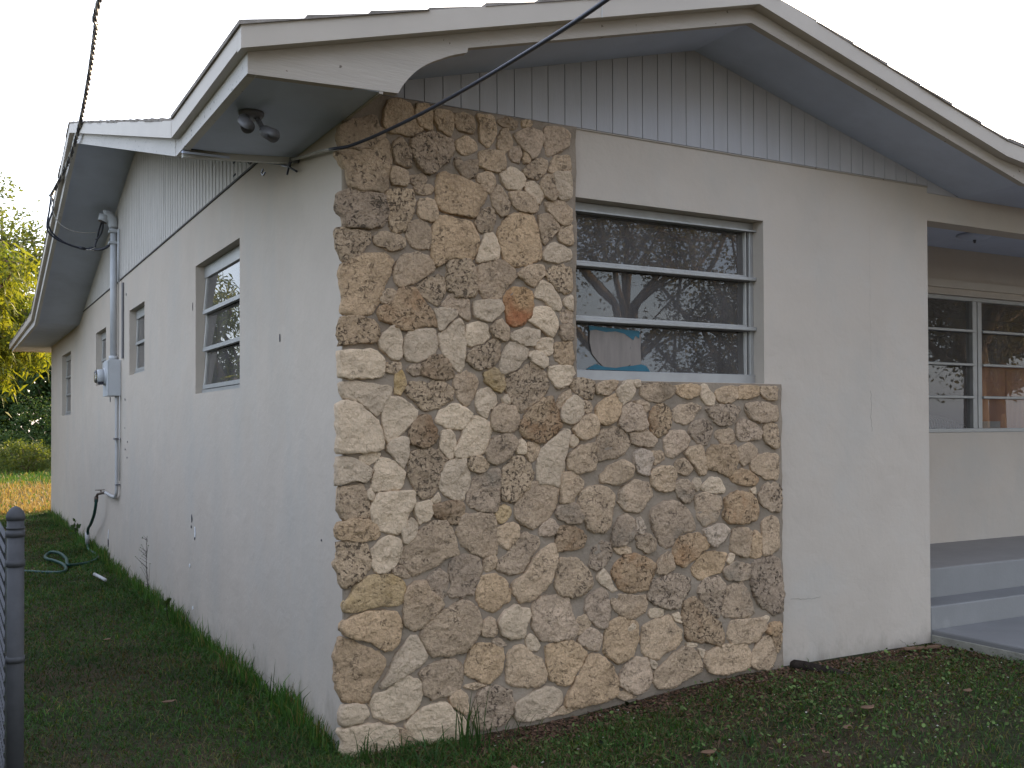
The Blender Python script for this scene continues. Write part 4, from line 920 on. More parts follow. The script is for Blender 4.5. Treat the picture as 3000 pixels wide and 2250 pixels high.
MB().tube([(5.42,.68,2.989),(5.42,.68,2.975),(5.42,.68,2.955),(5.42,.68,2.945)], [.13,.13,.10,.04], 28).build('shade', M['soffit'], pll, True)
MB().tube([(5.42,.68,2.9455),(5.42,.68,2.92)], [.012,.008], 12).build('finial', M['lamp_body'], pll, True)

# ------------------------------------------------------------------ service mast, meter, pipes
mx, my = -0.047, 7.02
ms = empty('service_mast', (mx, my, 2.22)); tag(ms, 'painted electric riser conduit with hooded weatherhead running up the side wall', 'conduit mast')
MB().tube([(mx, my, 2.226), (mx, my, 3.60)], .034, 20).build('riser', M['grey_paint'], ms, True)
for z in (2.245, 3.60): MB().tube([(mx, my, z - .02), (mx, my, z + .02)], .047, 20).build('collar', M['grey_paint'], ms, True)
for z in (3.47, 3.59): MB().box(mx - .05, -0.001, my - .05, my + .05, z - .012, z + .012).build('strap', M['grey_paint'], ms)
def hood():
    mb = MB(); c0 = Vector((mx, my, 3.63)); pts = []; rad = []
    for i in range(9):
        t = i / 8.0; a = R(100) * t; pts.append(c0 + Vector((-0.085 * (1 - math.cos(a)), 0, 0.135 * math.sin(a)))); rad.append(.05 + .008 * math.sin(t * 3.14))
    n = 18; base = 0
    mb.tube(pts, rad, n); return mb.build('weatherhead', M['grey_paint'], ms, True)
hood()
MB().tube([(-0.135, my, 3.755), (-0.16, my, 3.69)], [.056, .050], 18).build('weatherhead_mouth', M['grey_paint'], ms, True)
MB().tube([(-0.155, my, 3.695), (-0.160, my, 3.683)], [.044, .044], 18).build('insulator_plate', M['lamp_dark'], ms)
rc = empty('side_strip', (-0.012, 6.66, 2.2)); tag(rc, 'thin dark strip with a slim pipe above, beside the riser conduit on the side wall', 'conduit')
MB().box(-0.016, -0.001, 6.60, 6.68, 2.22, 3.0).build('dark_strip', M['lamp_body'], rc)  # flat dark strip on the wall beside the mast
MB().tube([(-0.03, 6.78, 3.02), (-0.03, 6.78, 3.58)], .012, 8).build('thin_pipe', M['grey_paint'], rc, True)
mt = empty('meter_box', (-0.06, 6.92, 1.83)); tag(mt, 'grey electric meter box with round glass meter on the side wall', 'meter box')
bevel(MB().box(-0.125, -0.001, 6.80, 7.16, 1.835, 2.215).build('box', M['grey_paint'], mt), .006, 2)
MB().box(-0.133, -0.1255, 6.80, 7.16, 1.835, 2.20).build('box_cover', M['grey_paint'], mt)
MB().tube([(-0.128, 6.98, 2.04), (-0.15, 6.98, 2.04)], .092, 28).build('meter_ring', M['grey_paint'], mt, True)
MB().tube([(-0.15, 6.98, 2.04), (-0.205, 6.98, 2.04), (-0.222, 6.98, 2.04)], [.080, .078, .066], 28).build('meter_cup', M['grey_paint'], mt, True)
MB().tube([(-0.2225, 6.98, 2.04), (-0.238, 6.98, 2.04)], [.07, .062], 28).build('meter_glass', M['meter_glass'], mt, True)
MB().box(-0.21, -0.16, 6.91, 6.95, 1.955, 1.985).build('seal', M['lamp_dark'], mt)
wp = empty('water_pipe', (-0.03, 6.95, 0.76)); tag(wp, 'slim white pipe dropping from meter box and bending to the garden tap', 'pipe')
MB().tube(smooth_curve([(-0.035, 6.86, 1.836), (-0.035, 6.86, 1.4), (-0.035, 6.86, .90), (-0.035, 6.90, .80), (-0.035, 7.02, .765), (-0.035, 7.35, .765), (-0.035, 7.80, .775)], 5), .018, 12).build('pipe', M['pvc'], wp, True)
MB().box(-0.06, -0.001, 6.81, 6.93, 1.375, 1.395).build('pipe_clip', M['lamp_body'], wp)
MB().tube([(-0.02, 6.76, 1.83), (-0.02, 6.76, .95)], .006, 8).build('earth_wire', M['pvc'], wp, True)
MB().box(-0.05, -0.001, 6.83, 6.90, .895, .91).build('pipe_clip', M['lamp_body'], wp)
tp = empty('garden_tap', (-0.05, 7.86, .74)); tag(tp, 'small dark brass garden tap at the end of the white pipe', 'tap')
MB().tube([(-0.035, 7.70, .775), (-0.06, 7.80, .765), (-0.10, 7.86, .75), (-0.11, 7.88, .715)], [.018, .016, .014, .016], 10).build('spout', M['rust'], tp, True)
MB().tube([(-0.07, 7.82, .77), (-0.07, 7.82, .80)], .007, 8).build('stem', M['rust'], tp)
MB().box(-0.13, -0.03, 7.81, 7.83, .795, .803).build('handle', M['rust'], tp)
gh = empty('garden_hose', (-0.1, 8.2, 0.0)); tag(gh, 'dark green garden hose hanging from the tap and looping over the grass', 'hose')
hp = [(-0.11, 7.88, .715), (-0.115, 7.90, .62), (-0.115, 8.05, .50), (-0.11, 8.42, .36), (-0.10, 8.72, .29), (-0.10, 8.80, .20)]
MB().tube(smooth_curve(hp, 6), .017, 10).build('hose_drop', M['hose'], gh, True)
MB().tube([(-0.11, 7.88, .72), (-0.112, 7.895, .665)], .023, 10).build('coupling', M['rust'], gh, True)
MB().tube([(-0.10, 8.80, .23), (-0.10, 8.82, .09)], .026, 10).build('grey_joiner', M['pvc'], gh, True)
hg = [(-0.10, 8.82, .10), (-0.09, 8.70, .035), (-0.07, 8.3, .03), (-0.09, 7.9, .025), (-0.2, 7.6, .02), (-0.36, 7.45, .02), (-0.46, 7.35, .04), (-0.44, 7.7, .06), (-0.47, 8.1, .08), (-0.54, 8.35, .07), (-0.61, 8.2, .05), (-0.62, 7.9, .05), (-0.57, 7.6, .06), (-0.50, 7.35, .04), (-0.50, 7.1, .02), (-0.56, 6.95, .015), (-0.7, 7.05, .01), (-0.95, 7.25, .015), (-1.3, 7.3, .015)]
MB().tube(smooth_curve(hg, 6), .017, 10).build('hose_loop', M['hose'], gh, True)

# ------------------------------------------------------------------ overhead wires and their pole
pole = empty('utility_pole', (-0.6, -14.0, 0.0)); tag(pole, 'weathered wooden utility pole across the road carrying the house wires, seen only in reflections', 'utility pole')
MB().tube([(-0.6, -14, -.3), (-0.6, -14, 3), (-0.6, -14, 7.2)], [.15, .13, .11], 14).build('pole', M['pole_wood'], pole, True)
MB().box(-1.5, 0.3, -14.19, -14.11, 6.3, 6.42).build('crossarm', M['pole_wood'], pole)
sd = empty('service_drop', (-0.62, 7.41, 4.0)); tag(sd, 'twisted overhead service cable running down to the side roof edge', 'cable')
dp = [(-1.0, -14, 6.45), (-0.98, -9, 5.2), (-0.94, -4, 4.35), (-0.87, -1, 4.06), (-0.81, 1.953, 4.038), (-0.77, 2.427, 4.065), (-0.725, 2.964, 4.10), (-0.683, 3.543, 4.104), (-0.648, 4.142, 4.088), (-0.617, 4.759, 4.075), (-0.595, 5.391, 4.062), (-0.59, 6.042, 4.035), (-0.605, 6.722, 4.010), (-0.62, 7.41, 4.006)]
cc = smooth_curve(dp, 24)
for ph, mt_ in ((0, 'black_cable'), (2.1, 'black_cable'), (4.2, 'alu_cable')):
    tw = []; s_ = 0
    for i, p in enumerate(cc):
        if i: s_ += (p - cc[i-1]).length
        a = ph + s_ * 2 * math.pi / 0.34; tw.append(p + Vector((math.cos(a), 0, math.sin(a))) * 0.0095)
    MB().tube(tw, .0085, 6).build('strand', M[mt_], sd, True)
MB().tube([(-0.60, 7.42, 4.03), (-0.64, 7.38, 3.985)], .016, 8).build('wedge_clamp', M['alu_cable'], sd, True)
dl = empty('drip_loop', (-0.3, 7.35, 3.45)); tag(dl, 'pair of black wires sagging from roof edge into the weatherhead', 'wires')
la = [(-0.624, 7.4, 3.996), (-0.597, 7.4, 3.896), (-0.617, 7.4, 3.803), (-0.650, 7.4, 3.689), (-0.618, 7.4, 3.6), (-0.523, 7.4, 3.517), (-0.421, 7.4, 3.471), (-0.301, 7.38, 3.444), (-0.243, 7.36, 3.450)]
lb = [(-0.628, 7.35, 3.975), (-0.648, 7.35, 3.808), (-0.668, 7.35, 3.679), (-0.654, 7.35, 3.589), (-0.577, 7.35, 3.523), (-0.493, 7.35, 3.486), (-0.392, 7.35, 3.455), (-0.341, 7.35, 3.447)]
for l_ in (la, lb):
    MB().tube(smooth_curve(l_, 5), .010, 8).build('wire', M['black_cable'], dl, True)
    e1, e2 = Vector(l_[-1]), Vector(l_[-2]); d_ = (e1 - e2).normalized(); MB().tube([e1 - d_ * .01, e1 + d_ * .05], .016, 8).build('splice', M['black_cable'], dl, True)
MB().tube(smooth_curve([(-0.626, 7.3, 3.965), (-0.622, 7.3, 3.831), (-0.565, 7.3, 3.698), (-0.465, 7.3, 3.627), (-0.329, 7.3, 3.603), (-0.185, 7.3, 3.621)], 6), .005, 6).build('neutral_wire', M['alu_cable'], dl, True)
MB().tube(smooth_curve([(-0.158, 7.05, 3.70), (-0.175, 7.15, 3.62), (-0.181, 7.25, 3.541), (-0.198, 7.25, 3.484), (-0.20, 7.26, 3.45)], 5), .010, 8).build('lead_wire', M['black_cable'], dl, True)
MB().tube(smooth_curve([(-0.150, 7.03, 3.70), (-0.145, 7.12, 3.62), (-0.165, 7.2, 3.56), (-0.195, 7.24, 3.53)], 5), .009, 8).build('lead_wire', M['black_cable'], dl, True)
MB().tube(smooth_curve([(-0.063, 7.1, 3.53), (-0.073, 7.1, 3.471), (-0.114, 7.12, 3.43), (-0.16, 7.2, 3.42), (-0.20, 7.3, 3.43)], 5), .014, 8).build('lead_wire', M['black_cable'], dl, True)
MB().tube(smooth_curve([(-0.20, 7.26, 3.45), (-0.25, 7.3, 3.425), (-0.28, 7.33, 3.43), (-0.20, 7.3, 3.42), (-0.13, 7.2, 3.42)], 5), .004, 6).build('bare_wire', M['alu_cable'], dl, True)
bc = empty('black_cable', (0.0, 0.2, 2.85)); tag(bc, 'single black overhead cable crossing the front gable down to the corner', 'cable')
kp = [(0.35, -14, 6.3), (0.30, -9, 4.4), (0.20, -4.5, 3.12), (0.140, -2.6, 2.83), (0.112, -1.979, 2.763), (0.112, -1.406, 2.763), (0.095, -0.78, 2.772), (0.062, -0.34, 2.782), (0.005, -0.15, 2.771), (-0.028, -0.11, 2.763), (-0.07, -0.09, 2.755), (-0.06, 0.0, 2.775)]
MB().tube(smooth_curve(kp, 10), .0075, 8).build('cable_run', M['black_cable'], bc, True)
MB().tube(smooth_curve([(-0.06, 0.0, 2.775), (-0.045, .14, 2.805), (-0.045, .29, 2.828), (-0.04, .485, 2.855), (-0.04, .66, 2.885)], 6), .007, 8).build('grey_tail', M['alu_cable'], bc, True)
MB().tube([(0.0, .66, 2.885), (-0.05, .66, 2.88)], .014, 10).build('knob_insulator', M['lamp_body'], bc, True)
for e in ((-0.045, .72, 2.82), (-0.03, .60, 2.81), (-0.05, .80, 2.885)): MB().tube(smooth_curve([(-0.04, .66, 2.885), (-0.05, .67, 2.85), e], 4), .006, 6).build('loose_end', M['lamp_dark'], bc, True)

# ------------------------------------------------------------------ chain-link fence at the left
FX = -1.361
fc = empty('chain_link_fence', (FX, -0.144, 0.0)); tag(fc, 'grey chain link fence with round domed steel end post at far left', 'fence')
def post(y, name='post'):
    p = MB().tube([(FX, y, -.1), (FX, y, 1.165)], .0305, 24).build(name, M['galv'], fc, True)
    MB().tube([(FX, y, 1.150), (FX, y, 1.166), (FX, y, 1.182), (FX, y, 1.196), (FX, y, 1.203)], [.0335, .0335, .028, .016, .003], 24).build('post_cap', M['galv'], p, True)
    return p
ep = post(-0.144)
for z in (1.120, 1.098, .985, .62): MB().tube([(FX, -0.144, z - (.004 if z > 1.11 else .012)), (FX, -0.144, z + (.004 if z > 1.11 else .012))], .0335, 24).build('band', M['galv'], ep, True)
post(3.0); post(6.1)
cl = MB(); D_ = 0.055; ya, yb, za, zb = -0.105, 6.1, 0.03, 1.115; k = int((yb - ya) / D_)
nz = int((zb - za) / (D_ / 2)); 
for i in range(-1, k):
    y0 = ya + (i + .5) * D_; pts = []
    for j in range(nz + 1):
        pts.append((FX - .034 + (.0022 if j % 2 else -.0022), y0 + (D_ * .52 if j % 2 else 0), za + j * D_ / 2))
    pts = [p for p in pts if p[1] >= ya - .001]
    if len(pts) > 2: cl.tube(pts, .0019, 4, cap=False)
tag(cl.build('mesh', M['galv_light'], fc), kind='stuff')

# ------------------------------------------------------------------ bits on the ground
st_ = MB().tube([(-0.31, 6.36, .05), (-0.262, 5.93, .045)], .016, 10).build('plastic_stick', M['pvc'], None, True); tag(st_, 'short pale plastic stick lying in the grass beside the side wall', 'stick')
rt = MB().tube(smooth_curve([(2.71, -.06, .105), (2.77, -.13, .10), (2.84, -.24, .085), (2.92, -.36, .06), (3.02, -.52, .03)], 6), [.012]*1 + [.022]*1 + [.030]*5 + [.028]*6 + [.024]*6 + [.015]*6, 10)
rt = rt.build('fallen_branch', M['root'], None, True); tag(rt, 'dark rotting branch stub lying against the stone corner by the front wall', 'branch')
bp_ = MB().prism([(3.62, -.10, .10), (3.86, -.16, .10), (3.87, -.185, .10), (3.61, -.13, .10)], (0, 0, .012)).build('bark_strip', M['dry_leaf']); tag(bp_, 'long thin brown bark strip lying beside the path corner', 'bark strip')
rd = MB().box(-60, 60, -24.0, -15.5, -.05, .012).build('road', M['road']); tag(rd, kind='structure')  # road added out of view to bounce warm sunlight onto the house front
# ------------------------------------------------------------------ lawn (uncountable: stuff)
rng = np.random.default_rng(11)
def fbm(x, y, s, seed=0):
    out = np.zeros_like(x); a = 1.0; f_ = s; t = 0
    r_ = np.random.default_rng(seed)
    for o in range(4):
        p = r_.uniform(0, 6.28, 6); d = r_.uniform(-1, 1, (3, 2)) 
        out += a * (np.sin(x*f_*d[0,0]*2 + y*f_*d[0,1]*2 + p[0]) + np.sin(x*f_*d[1,0]*2 + y*f_*d[1,1]*2 + p[1]) + np.sin((x+y*.7)*f_*d[2,0]*2 + p[2] + np.sin(y*f_+p[3]))) / 3
        t += a; a *= 0.6; f_ *= 1.9
    return out / t
def blades(name, x, y, h, w, lean, cols, label, cat='grass', mat=None):
    n = len(x); z = gz(x, y) - 0.004
    ang = rng.uniform(0, 2*np.pi, n); la = rng.uniform(0, 2*np.pi, n); ln = lean * h
    cx, cy = np.cos(ang) * w / 2, np.sin(ang) * w / 2; lx, ly = np.cos(la) * ln, np.sin(la) * ln
    v = np.zeros((n, 5, 3)); v[:, 0] = np.stack([x - cx, y - cy, z], 1); v[:, 1] = np.stack([x + cx, y + cy, z], 1)
    mz = z + h * .6; v[:, 2] = np.stack([x + cx*.75 + lx*.35, y + cy*.75 + ly*.35, mz], 1); v[:, 3] = np.stack([x - cx*.75 + lx*.35, y - cy*.75 + ly*.35, mz], 1)
    tipz = z + h * np.clip(1 - 0.35 * lean, .45, 1); v[:, 4] = np.stack([x + lx, y + ly, tipz], 1)
    b = np.arange(n)[:, None] * 5
    tri = np.concatenate([b + [0, 1, 2], b + [0, 2, 3], b + [3, 2, 4]], 0)
    c = np.repeat(cols[:, None, :], 5, 1); c[:, :2] *= 0.9
    o = np_mesh(name, v.reshape(-1, 3), tri, len(tri), mat or M['grass'], None, c.reshape(-1, 3)); tag(o, label, cat, kind='stuff'); return o
G1, G2, G3, BR, ST_ = np.array([.034, .088, .022]), np.array([.065, .135, .03]), np.array([.14, .14, .042]), np.array([.12, .082, .05]), np.array([.21, .17, .085])
def tint(x, y, dry, n):
    g = rng.random((n, 1)); c = G1 * (1 - g) + G2 * g; m = (rng.random(n) < .12)[:, None]; c = np.where(m, G3, c)
    d = (rng.random(n) < dry)[:, None]; k = rng.random((n, 1)); c = np.where(d, BR * (1 - k) + ST_ * k * .7, c)
    return c * rng.uniform(.7, 1.3, (n, 1))
# left strip
n = 125000; u = rng.random(n) ** 1.7
y = -1.6 + u * 17.2; x = rng.uniform(-2.3, -0.005, n); k = (x < 0) & ~((x > -0.02) & (y < 0))
x, y = x[k], y[k]; n = len(x); f1 = fbm(x, y, 1.3, 3); dry = np.clip(.22 + .9 * fbm(x, y, 1.6, 14) - .25 * sstep(-.7, -.2, x), 0.05, .85)
h = np.clip(.016 + .038 * rng.random(n) ** 1.3 + .012 * fbm(x, y, 2.2, 9) + .03 * sstep(-.5, -.05, x), .012, .1); h *= np.where(fbm(x, y, 1.3, 3) > .45, .6, 1)
blades('lawn', x, y, h, .0035 + .0022 * rng.random(n) + .0006 * np.clip(y, 0, 10), rng.uniform(.4, 2.0, n), tint(x, y, dry, n) * (.85 + .55 * fbm(x, y, 2.6, 77) - .1 * sstep(0, -3, y))[:, None].clip(.45, 1.5), 'dark shaded lawn strip between the fence and side wall')
# tall fringe along the side wall
n = 8000; y = rng.random(n) ** 1.35 * 15 - .02; cl_ = fbm(y * 0, y, 3.0, 5); k = rng.random(n) < np.clip(.55 + .9 * cl_, .12, 1); y = y[k]; n = len(y); x = -0.012 - np.abs(rng.normal(0, .045, n))
h = rng.uniform(.05, .17, n) * np.clip(1 + .7 * fbm(y * 0, y, 3.0, 5), .5, 1.6); k = rng.random(n) < .06; h = np.where(k, h * 1.5, h)
blades('grass_fringe', x, y, h, .005 + .003 * rng.random(n), rng.uniform(.05, .55, n), np.clip(tint(x, y, .05, n) * 1.15, 0, 1), 'tall uncut green grass fringe growing along the side wall base')
# front lawn
n = 90000; x = rng.uniform(-1.3, 4.0, n); y = -0.02 - rng.random(n) * 2.2; x = np.where(rng.random(n) < .5, x, rng.uniform(-1.3, 1.6, n))
soilk = 1.15 * fbm(x, y, 2.4, 21) + 1.3 * (1 - sstep(.05, .42, -y)) * sstep(.3, .8, x) - .5 * (1 - sstep(-.2, .5, x)); k = rng.random(n) > np.clip(.15 + soilk, 0, .96)
x, y = x[k], y[k]; n = len(x); x_ = (x > -.02) & (y > -.03); x, y = x[~x_], y[~x_]; n = len(x)
dry = np.clip(.15 + .4 * fbm(x, y, 1.7, 8), .04, .6)
h = np.clip(.020 + .036 * rng.random(n) + .012 * fbm(x, y, 2.0, 2), .01, .07)
blades('lawn', x, y, h, .0035 + .002 * rng.random(n), rng.uniform(.4, 1.5, n), tint(x, y, dry, n), 'patchy dark lawn with bare soil in front of the stone wall')
# far, sunlit straw grass and rough green behind the house
n = 42000; y = 15.2 + rng.random(n) ** 1.5 * 34; x = -4.5 + rng.random(n) * (7 + .15 * (y - 15)); k = ~((x > -.02) & (y < 15.0)); x, y = x[k], y[k]; n = len(x)
gr = sstep(23, 27, y + 1.5 * fbm(x, y, .8, 4)); dr = np.clip(.85 - .75 * gr, 0, 1)
cc_ = tint(x, y, 0, n); d = rng.random(n) < dr; kk = rng.random((n, 1)); cc_ = np.where(d[:, None], (BR * 1.6) * (1 - kk) + ST_ * 1.5 * kk, cc_ * 1.1)
blades('meadow', x, y, rng.uniform(.05, .15, n) * (1 + .8 * (rng.random(n) < .05)) * (1 + .3 * gr), rng.uniform(.010, .022, n) * (1 + (y - 15) * .03), rng.uniform(.2, .9, n), cc_, 'sunlit straw coloured rough grass beyond the house end')
# small round weeds in the front bed
def leaves_flat(name, x, y, z, r, cols, label, cat, tiltmax=.7, seg=6, mat=None, asp=1.0):
    n = len(x); a0 = rng.uniform(0, 2*np.pi, n); tx, ty = rng.uniform(-tiltmax, tiltmax, n), rng.uniform(-tiltmax, tiltmax, n)
    v = np.zeros((n, seg, 3))
    for s in range(seg):
        a = 2*np.pi*s/seg; px, py = np.cos(a) * r, np.sin(a) * r * asp; dx = px*np.cos(a0) - py*np.sin(a0); dy = px*np.sin(a0) + py*np.cos(a0)
        v[:, s] = np.stack([x + dx, y + dy, z + dx*tx + dy*ty], 1)
    idx = (np.arange(n)[:, None] * seg + np.arange(seg)); c = np.repeat(cols[:, None, :], seg, 1).reshape(-1, 3)
    o = np_mesh(name, v.reshape(-1, 3), idx, n, mat or M['grass'], None, c); tag(o, label, cat, kind='stuff'); return o
n = 9500; x = rng.uniform(.6, 4.0, n); y = -.06 - rng.random(n) * 1.8; k = rng.random(n) < np.clip(.38 + 1.2 * fbm(x, y, 2.8, 31) + .25 * sstep(.8, 2, x) - .45 * (1 - sstep(.08, .3, -y)), 0, 1); x, y = x[k], y[k]; n = len(x)
c = (np.array([.07, .12, .035]) * (1 - rng.random((n, 1))) + np.array([.10, .13, .045]) * rng.random((n, 1))) * rng.uniform(.6, 1.25, (n, 1))
leaves_flat('ground_weeds', x, y, gz(x, y) + rng.uniform(.006, .040, n), rng.uniform(.003, .0105, n) * (1 + .5 * (rng.random(n) < .08)), c, 'low round leaved green weeds covering the front bed', 'weeds', .8, 6, None, .75)
n = 15000; x = rng.uniform(.3, 4.0, n); y = -.05 - np.abs(rng.normal(0, .42, n)); c = np.array([.15, .088, .06]) * rng.uniform(.4, 1.5, (n, 1))
leaves_flat('leaf_litter', x, y, gz(x, y) + rng.uniform(.0, .010, n), rng.uniform(.004, .016, n), c, 'brown crumbled leaf litter and bark on the soil at the front wall', 'leaf litter', .5, 5, None, .45)
n = 160; x = rng.uniform(.2, 4.0, n); y = -.06 - rng.random(n) * 1.4; c = np.array([.55, .52, .46]) * rng.uniform(.5, 1.1, (n, 1))
leaves_flat('gravel', x, y, gz(x, y) + rng.uniform(.008, .02, n), rng.uniform(.003, .008, n), c, 'scattered tiny pale pebbles on the soil', 'pebbles', .3, 5, None, .8)

# taller tufts as things of their own
def tuft(loc, n, h, spread, label, cat='grass clump', broad=.006, lean=(.2, .9), seed=1):
    r_ = random.Random(seed); mb = MB(); bx_, by_ = loc; z0 = float(gz(bx_, by_)) - .005
    for i in range(n):
        a = r_.uniform(0, 6.28); rr_ = spread * r_.random(); p = Vector((bx_ + math.cos(a) * rr_, by_ + math.sin(a) * rr_ * .6, z0)); H = h * r_.uniform(.5, 1.05); le = r_.uniform(*lean); b = r_.uniform(0, 6.28)
        if by_ > -.3 and math.sin(b) > 0: b = -b
        d = Vector((math.cos(b), math.sin(b), 0)); s = Vector((-d.y, d.x, 0)); K = 7; base = len(mb.v)
        for j in range(K + 1):
            t = j / K; q = p + d * (H * le * t * t) + Vector((0, 0, H * (t - .55 * le * t ** 3))); w = broad * (1 - t ** 2) * .5 + .0004
            mb.v += [tuple(q - s * w), tuple(q + s * w)]
        for j in range(K): mb.f.append((base + 2*j, base + 2*j + 1, base + 2*j + 3, base + 2*j + 2))
    o = mb.build('grass_clump', M['tuft'], None); tag(o, label, cat); return o
M['tuft'] = leaf_mat('tuft_blade', (.025, .06, .02), (.05, .10, .03), .25, False, .5, 3.0)
tuft((.05, -.15), 44, .22, .20, 'arching dark grass clump at the foot of the stone corner', seed=2)
tuft((.52, -.22), 34, .33, .13, 'tallest upright grass clump in front of the cream base stones', seed=3, lean=(.1, .7))
tuft((.86, -.14), 9, .30, .10, 'thin wiry grass tuft leaning over the soil edge by the stones', seed=4, broad=.004, lean=(.5, 1.2))
tuft((.28, -.30), 30, .21, .16, 'bent low grass clump between the corner and the tall clump', seed=5, lean=(.6, 1.3))
tuft((1.30, -1.12), 20, .16, .14, 'light green grass clump at the bottom edge of the front lawn', seed=6, lean=(.4, 1.2))
tuft((1.62, -.93), 12, .12, .08, 'small lone grass tuft among weeds on the front lawn', seed=7, lean=(.3, 1.0))
tuft((-.03, 3.35), 14, .16, .07, 'leafy grass clump under the chipped spots on the side wall', seed=8, broad=.009)
tuft((-.03, 1.55), 16, .24, .10, 'long bladed grass clump at the side wall near the corner', seed=9, lean=(.05, .4), broad=.007)
tuft((-.04, .95), 14, .24, .10, 'upright grass clump at the side wall closest to the stone', seed=10, lean=(.05, .4), broad=.007)
def weed(loc, h, n, label, seed, leaf=.02, mat='shrub'):
    r_ = random.Random(seed); e = empty('weed', (loc[0], loc[1], 0)); tag(e, label, 'weed'); p = Vector((loc[0], loc[1], 0.0)); tips = []
    mb = MB(); top = p + Vector((-.02, .02, h)); mb.tube([p, p.lerp(top, .5) + Vector((-.01, .01, 0)), top], [.003, .0025, .001], 5)
    for i in range(n):
        t = r_.uniform(.2, .98); q = p.lerp(top, t); d = Vector((r_.uniform(-1, .2), r_.uniform(-1, 1), r_.uniform(.2, 1.0))).normalized() * h * r_.uniform(.15, .4) * (1.2 - t); mb.tube([q, q + d], [.0016, .0008], 4); tips.append((q + d, d))
    mb.build('stem', M['root'], e)
    lm = MB()
    for q, d in tips:
        for _ in range(2):
            d2 = (d.normalized() + Vector([r_.uniform(-.8, .8) for _ in range(3)])).normalized(); s = d2.orthogonal().normalized() * leaf * .35; lm.add([q, q + d2 * leaf * .5 + s, q + d2 * leaf, q + d2 * leaf * .5 - s], [(0, 1, 2, 3)])
    tag(lm.build('foliage', M[mat], e), kind='stuff')
weed((-.06, 4.75), .55, 26, 'dry spindly weed with bare twigs standing against the side wall', 3, .010)
weed((-.08, 10.1), .26, 9, 'small broad leaved weed by the wall beyond the hose', 4, .07)
weed((-.10, 3.6), .18, 7, 'low broad leaved weed at the base of the side wall', 6, .05)
# dry leaves big enough to point at
dl_spots = [((-.62, 3.05), .07, 40, 'curled pale brown dry leaf lying alone in the side lawn'), ((-.55, 1.2), .08, 10, 'broad brown dry leaf in the side lawn near the corner'), ((.55, -.62), .06, 70, 'brown leaf on the grass below the tall clump'), ((2.35, -.95), .10, 5, 'longest brown dry leaf on the weeds of the front lawn'),
            ((2.05, -1.10), .08, 30, 'dull brown dry leaf near the bottom of the front lawn'), ((1.75, -1.25), .05, 80, 'pale folded leaf at the bottom edge of the front lawn'), ((3.1, -.95), .08, 20, 'rusty brown dry leaf right of the longest one'), ((1.35, -.95), .09, 0, 'brown leaf beside the light green grass clump')]
for i, ((lx_, ly_), s, rot, lab) in enumerate(dl_spots):
    z = float(gz(lx_, ly_)) + .035; mb = MB(); a = R(rot); n_ = 9
    for j in range(n_):
        t = j / (n_ - 1); wv = s * .26 * math.sin(math.pi * min(1, t * 1.02 + .01)) + .001; cxx = (t - .5) * s
        for sd_, up_ in ((-1, .35), (0, 0), (1, .35)):
            px, py = cxx, sd_ * wv; mb.v.append((lx_ + px * math.cos(a) - py * math.sin(a), ly_ + px * math.sin(a) + py * math.cos(a), z + up_ * wv + .25 * s * (t - .5) ** 2 * 2))
    for j in range(n_ - 1):
        for c_ in (0, 1): b = j*3 + c_; mb.f.append((b, b + 3, b + 4, b + 1))
    o = mb.build('dry_leaf', M['dry_leaf'], None, True); so = o.modifiers.new('s', 'SOLIDIFY'); so.thickness = .001; tag(o, lab, 'dry leaf', 'dry leaves on the lawn')

# ------------------------------------------------------------------ trees
def leaf_cloud(name, centers, per, L_, W_, spread, droop, mat, parent, seed, kind='stuff'):
    r_ = np.random.default_rng(seed); C_ = np.repeat(np.asarray(centers), per, 0); n = len(C_)
    d = r_.normal(0, 1, (n, 3)); d[:, 2] = d[:, 2] * .6 - droop; d /= np.linalg.norm(d, axis=1)[:, None]
    C_ = C_ + r_.normal(0, spread, (n, 3)); up_ = r_.normal(0, 1, (n, 3)); s = np.cross(d, up_); s /= np.linalg.norm(s, axis=1)[:, None] + 1e-9
    l = L_ * r_.uniform(.6, 1.2, (n, 1)); w = W_ * r_.uniform(.7, 1.2, (n, 1)); sag = np.zeros((n, 3)); sag[:, 2] = -.18 * l[:, 0] * (.5 + droop)
    v = np.stack([C_, C_ + d * l * .45 + s * w * .5, C_ + d * l + sag, C_ + d * l * .45 - s * w * .5], 1)
    idx = np.arange(n)[:, None] * 4 + np.arange(4)
    o = np_mesh(name, v.reshape(-1, 3), idx, n, mat, parent); tag(o, kind=kind); return o
